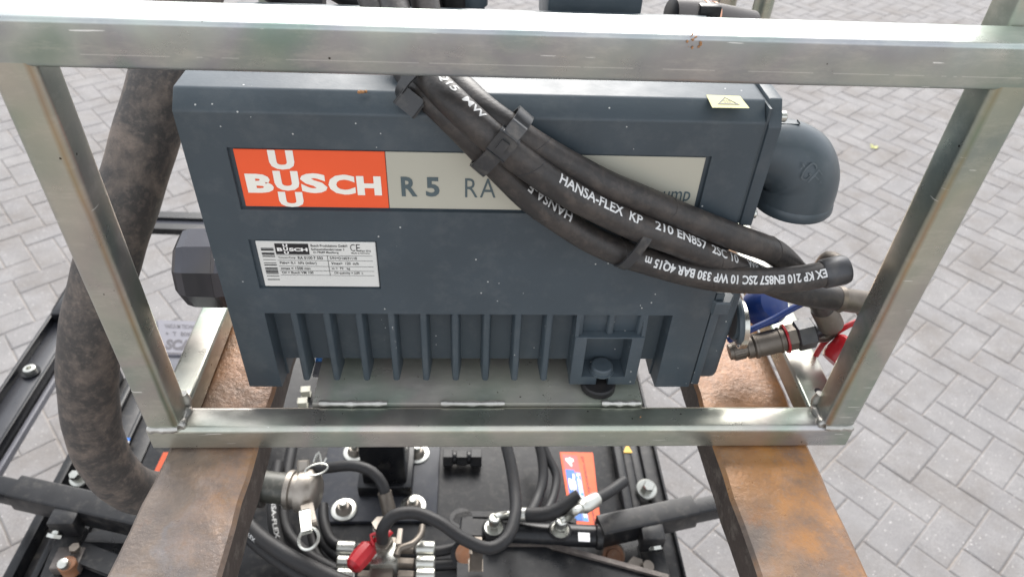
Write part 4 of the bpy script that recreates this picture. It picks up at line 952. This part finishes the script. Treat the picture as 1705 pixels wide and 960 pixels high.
# stack of white and black plates seen between the fork and the mounting plate
fn = thing('filter_stack', 'white and black ribbed block glimpsed between left fork and mounting plate', 'block', PZ(512, 660, -.30))
part('body', obox(PZ(484, 700, -.262), PZ(524, 592, -.262), .05, .008, bev=.001), M_black, fn, 30)
for k in range(3):
    a, b = PZ(492+5*k, 690-k*19, -.25), PZ(506+5*k, 689-k*19, -.25); part('rib', obox(a, b, .0090, .012, bev=.001), M_cream, fn, 30)
bs = thing('blue_hose_end', 'short bright blue tipped grey strap between the first cooling fins', 'strap', PZ(528, 612, -.02))
part('strap', obox(PZ(526, 625, .005), PZ(531, 603, .008), .005, .003, bev=.0008), M_greyl, bs, 30); part('tip', obox(PZ(531, 603, .008), PZ(532, 597, .008), .0055, .0034, bev=.0008), mat_plain('bright blue plastic', (.02, .19, .55), .4), bs, 30)

# ------------------------------------------------------------------ hoses and pipe seen above the top beam
gt = 'black hoses above the top beam'
tops = [([(430, -30), (490, 0), (540, 8)], 'flat dark hose end peeking over the top beam at far left'), ([(560, -20), (600, 3), (640, 30)], 'second dark hose peeking over the top beam'), ([(668, -25), (676, 5), (690, 45)], 'round black hose right of the white gap above the beam'), ([(716, -25), (720, 5), (722, 45)], 'middle one of three upright black hoses above the beam'), ([(752, -30), (756, 5), (756, 45)], 'black hose next to the slate pipe above the beam')]
for pts, lb in tops:
    P_ = [PY(x, y, .27) for x, y in pts]
    o = thing('upper_hose', lb, 'hose', P_[1], gt); part('hose_sleeve', tube(P_, .0125, 20), M_rub2, o)
o = thing('slate_pipe_stub', 'slate blue pipe stub standing above the top beam beside the black hoses', 'pipe', PY(785, 10, .28))
part('stub', join(cyl(PY(785, 60, .28), PY(784, 2, .28), .0135, 28, .002), lathe([(0, .0165), (.010, .0165)], PY(784, 6, .28), (0, 0, 1), 28)), M_pump2, o)
o = thing('bent_exhaust_pipe', 'dark grey hose with copper coloured band bending above the beam', 'pipe', PY(1160, 20, .33))
P_ = [PY(1108, 60, .33), PY(1112, 24, .33), PY(1135, 18, .335), PY(1190, 26, .34), PY(1260, 40, .35)]
P_ = [PY(1118, 24, .33), PY(1150, 26, .335), PY(1190, 32, .34), PY(1250, 44, .35)]
part('pipe', tube(P_, .0165, 28), mat_plain('grey brown hose', (.09, .08, .075), .5), o)
part('pipe_mouth', lathe([(0, .0162), (.001, .0150)], P_[0]-(P_[1]-P_[0]).normalized()*.0008, -(P_[1]-P_[0]), 28), M_blk, o)
for px in (1168, 1184): part('copper_band', band(PY(px, 29+(px-1168)*.18, .337), P_[2]-P_[1], (0, 0, 1), .0168, .0168, .0035, .0006), M_copper, o, 50)
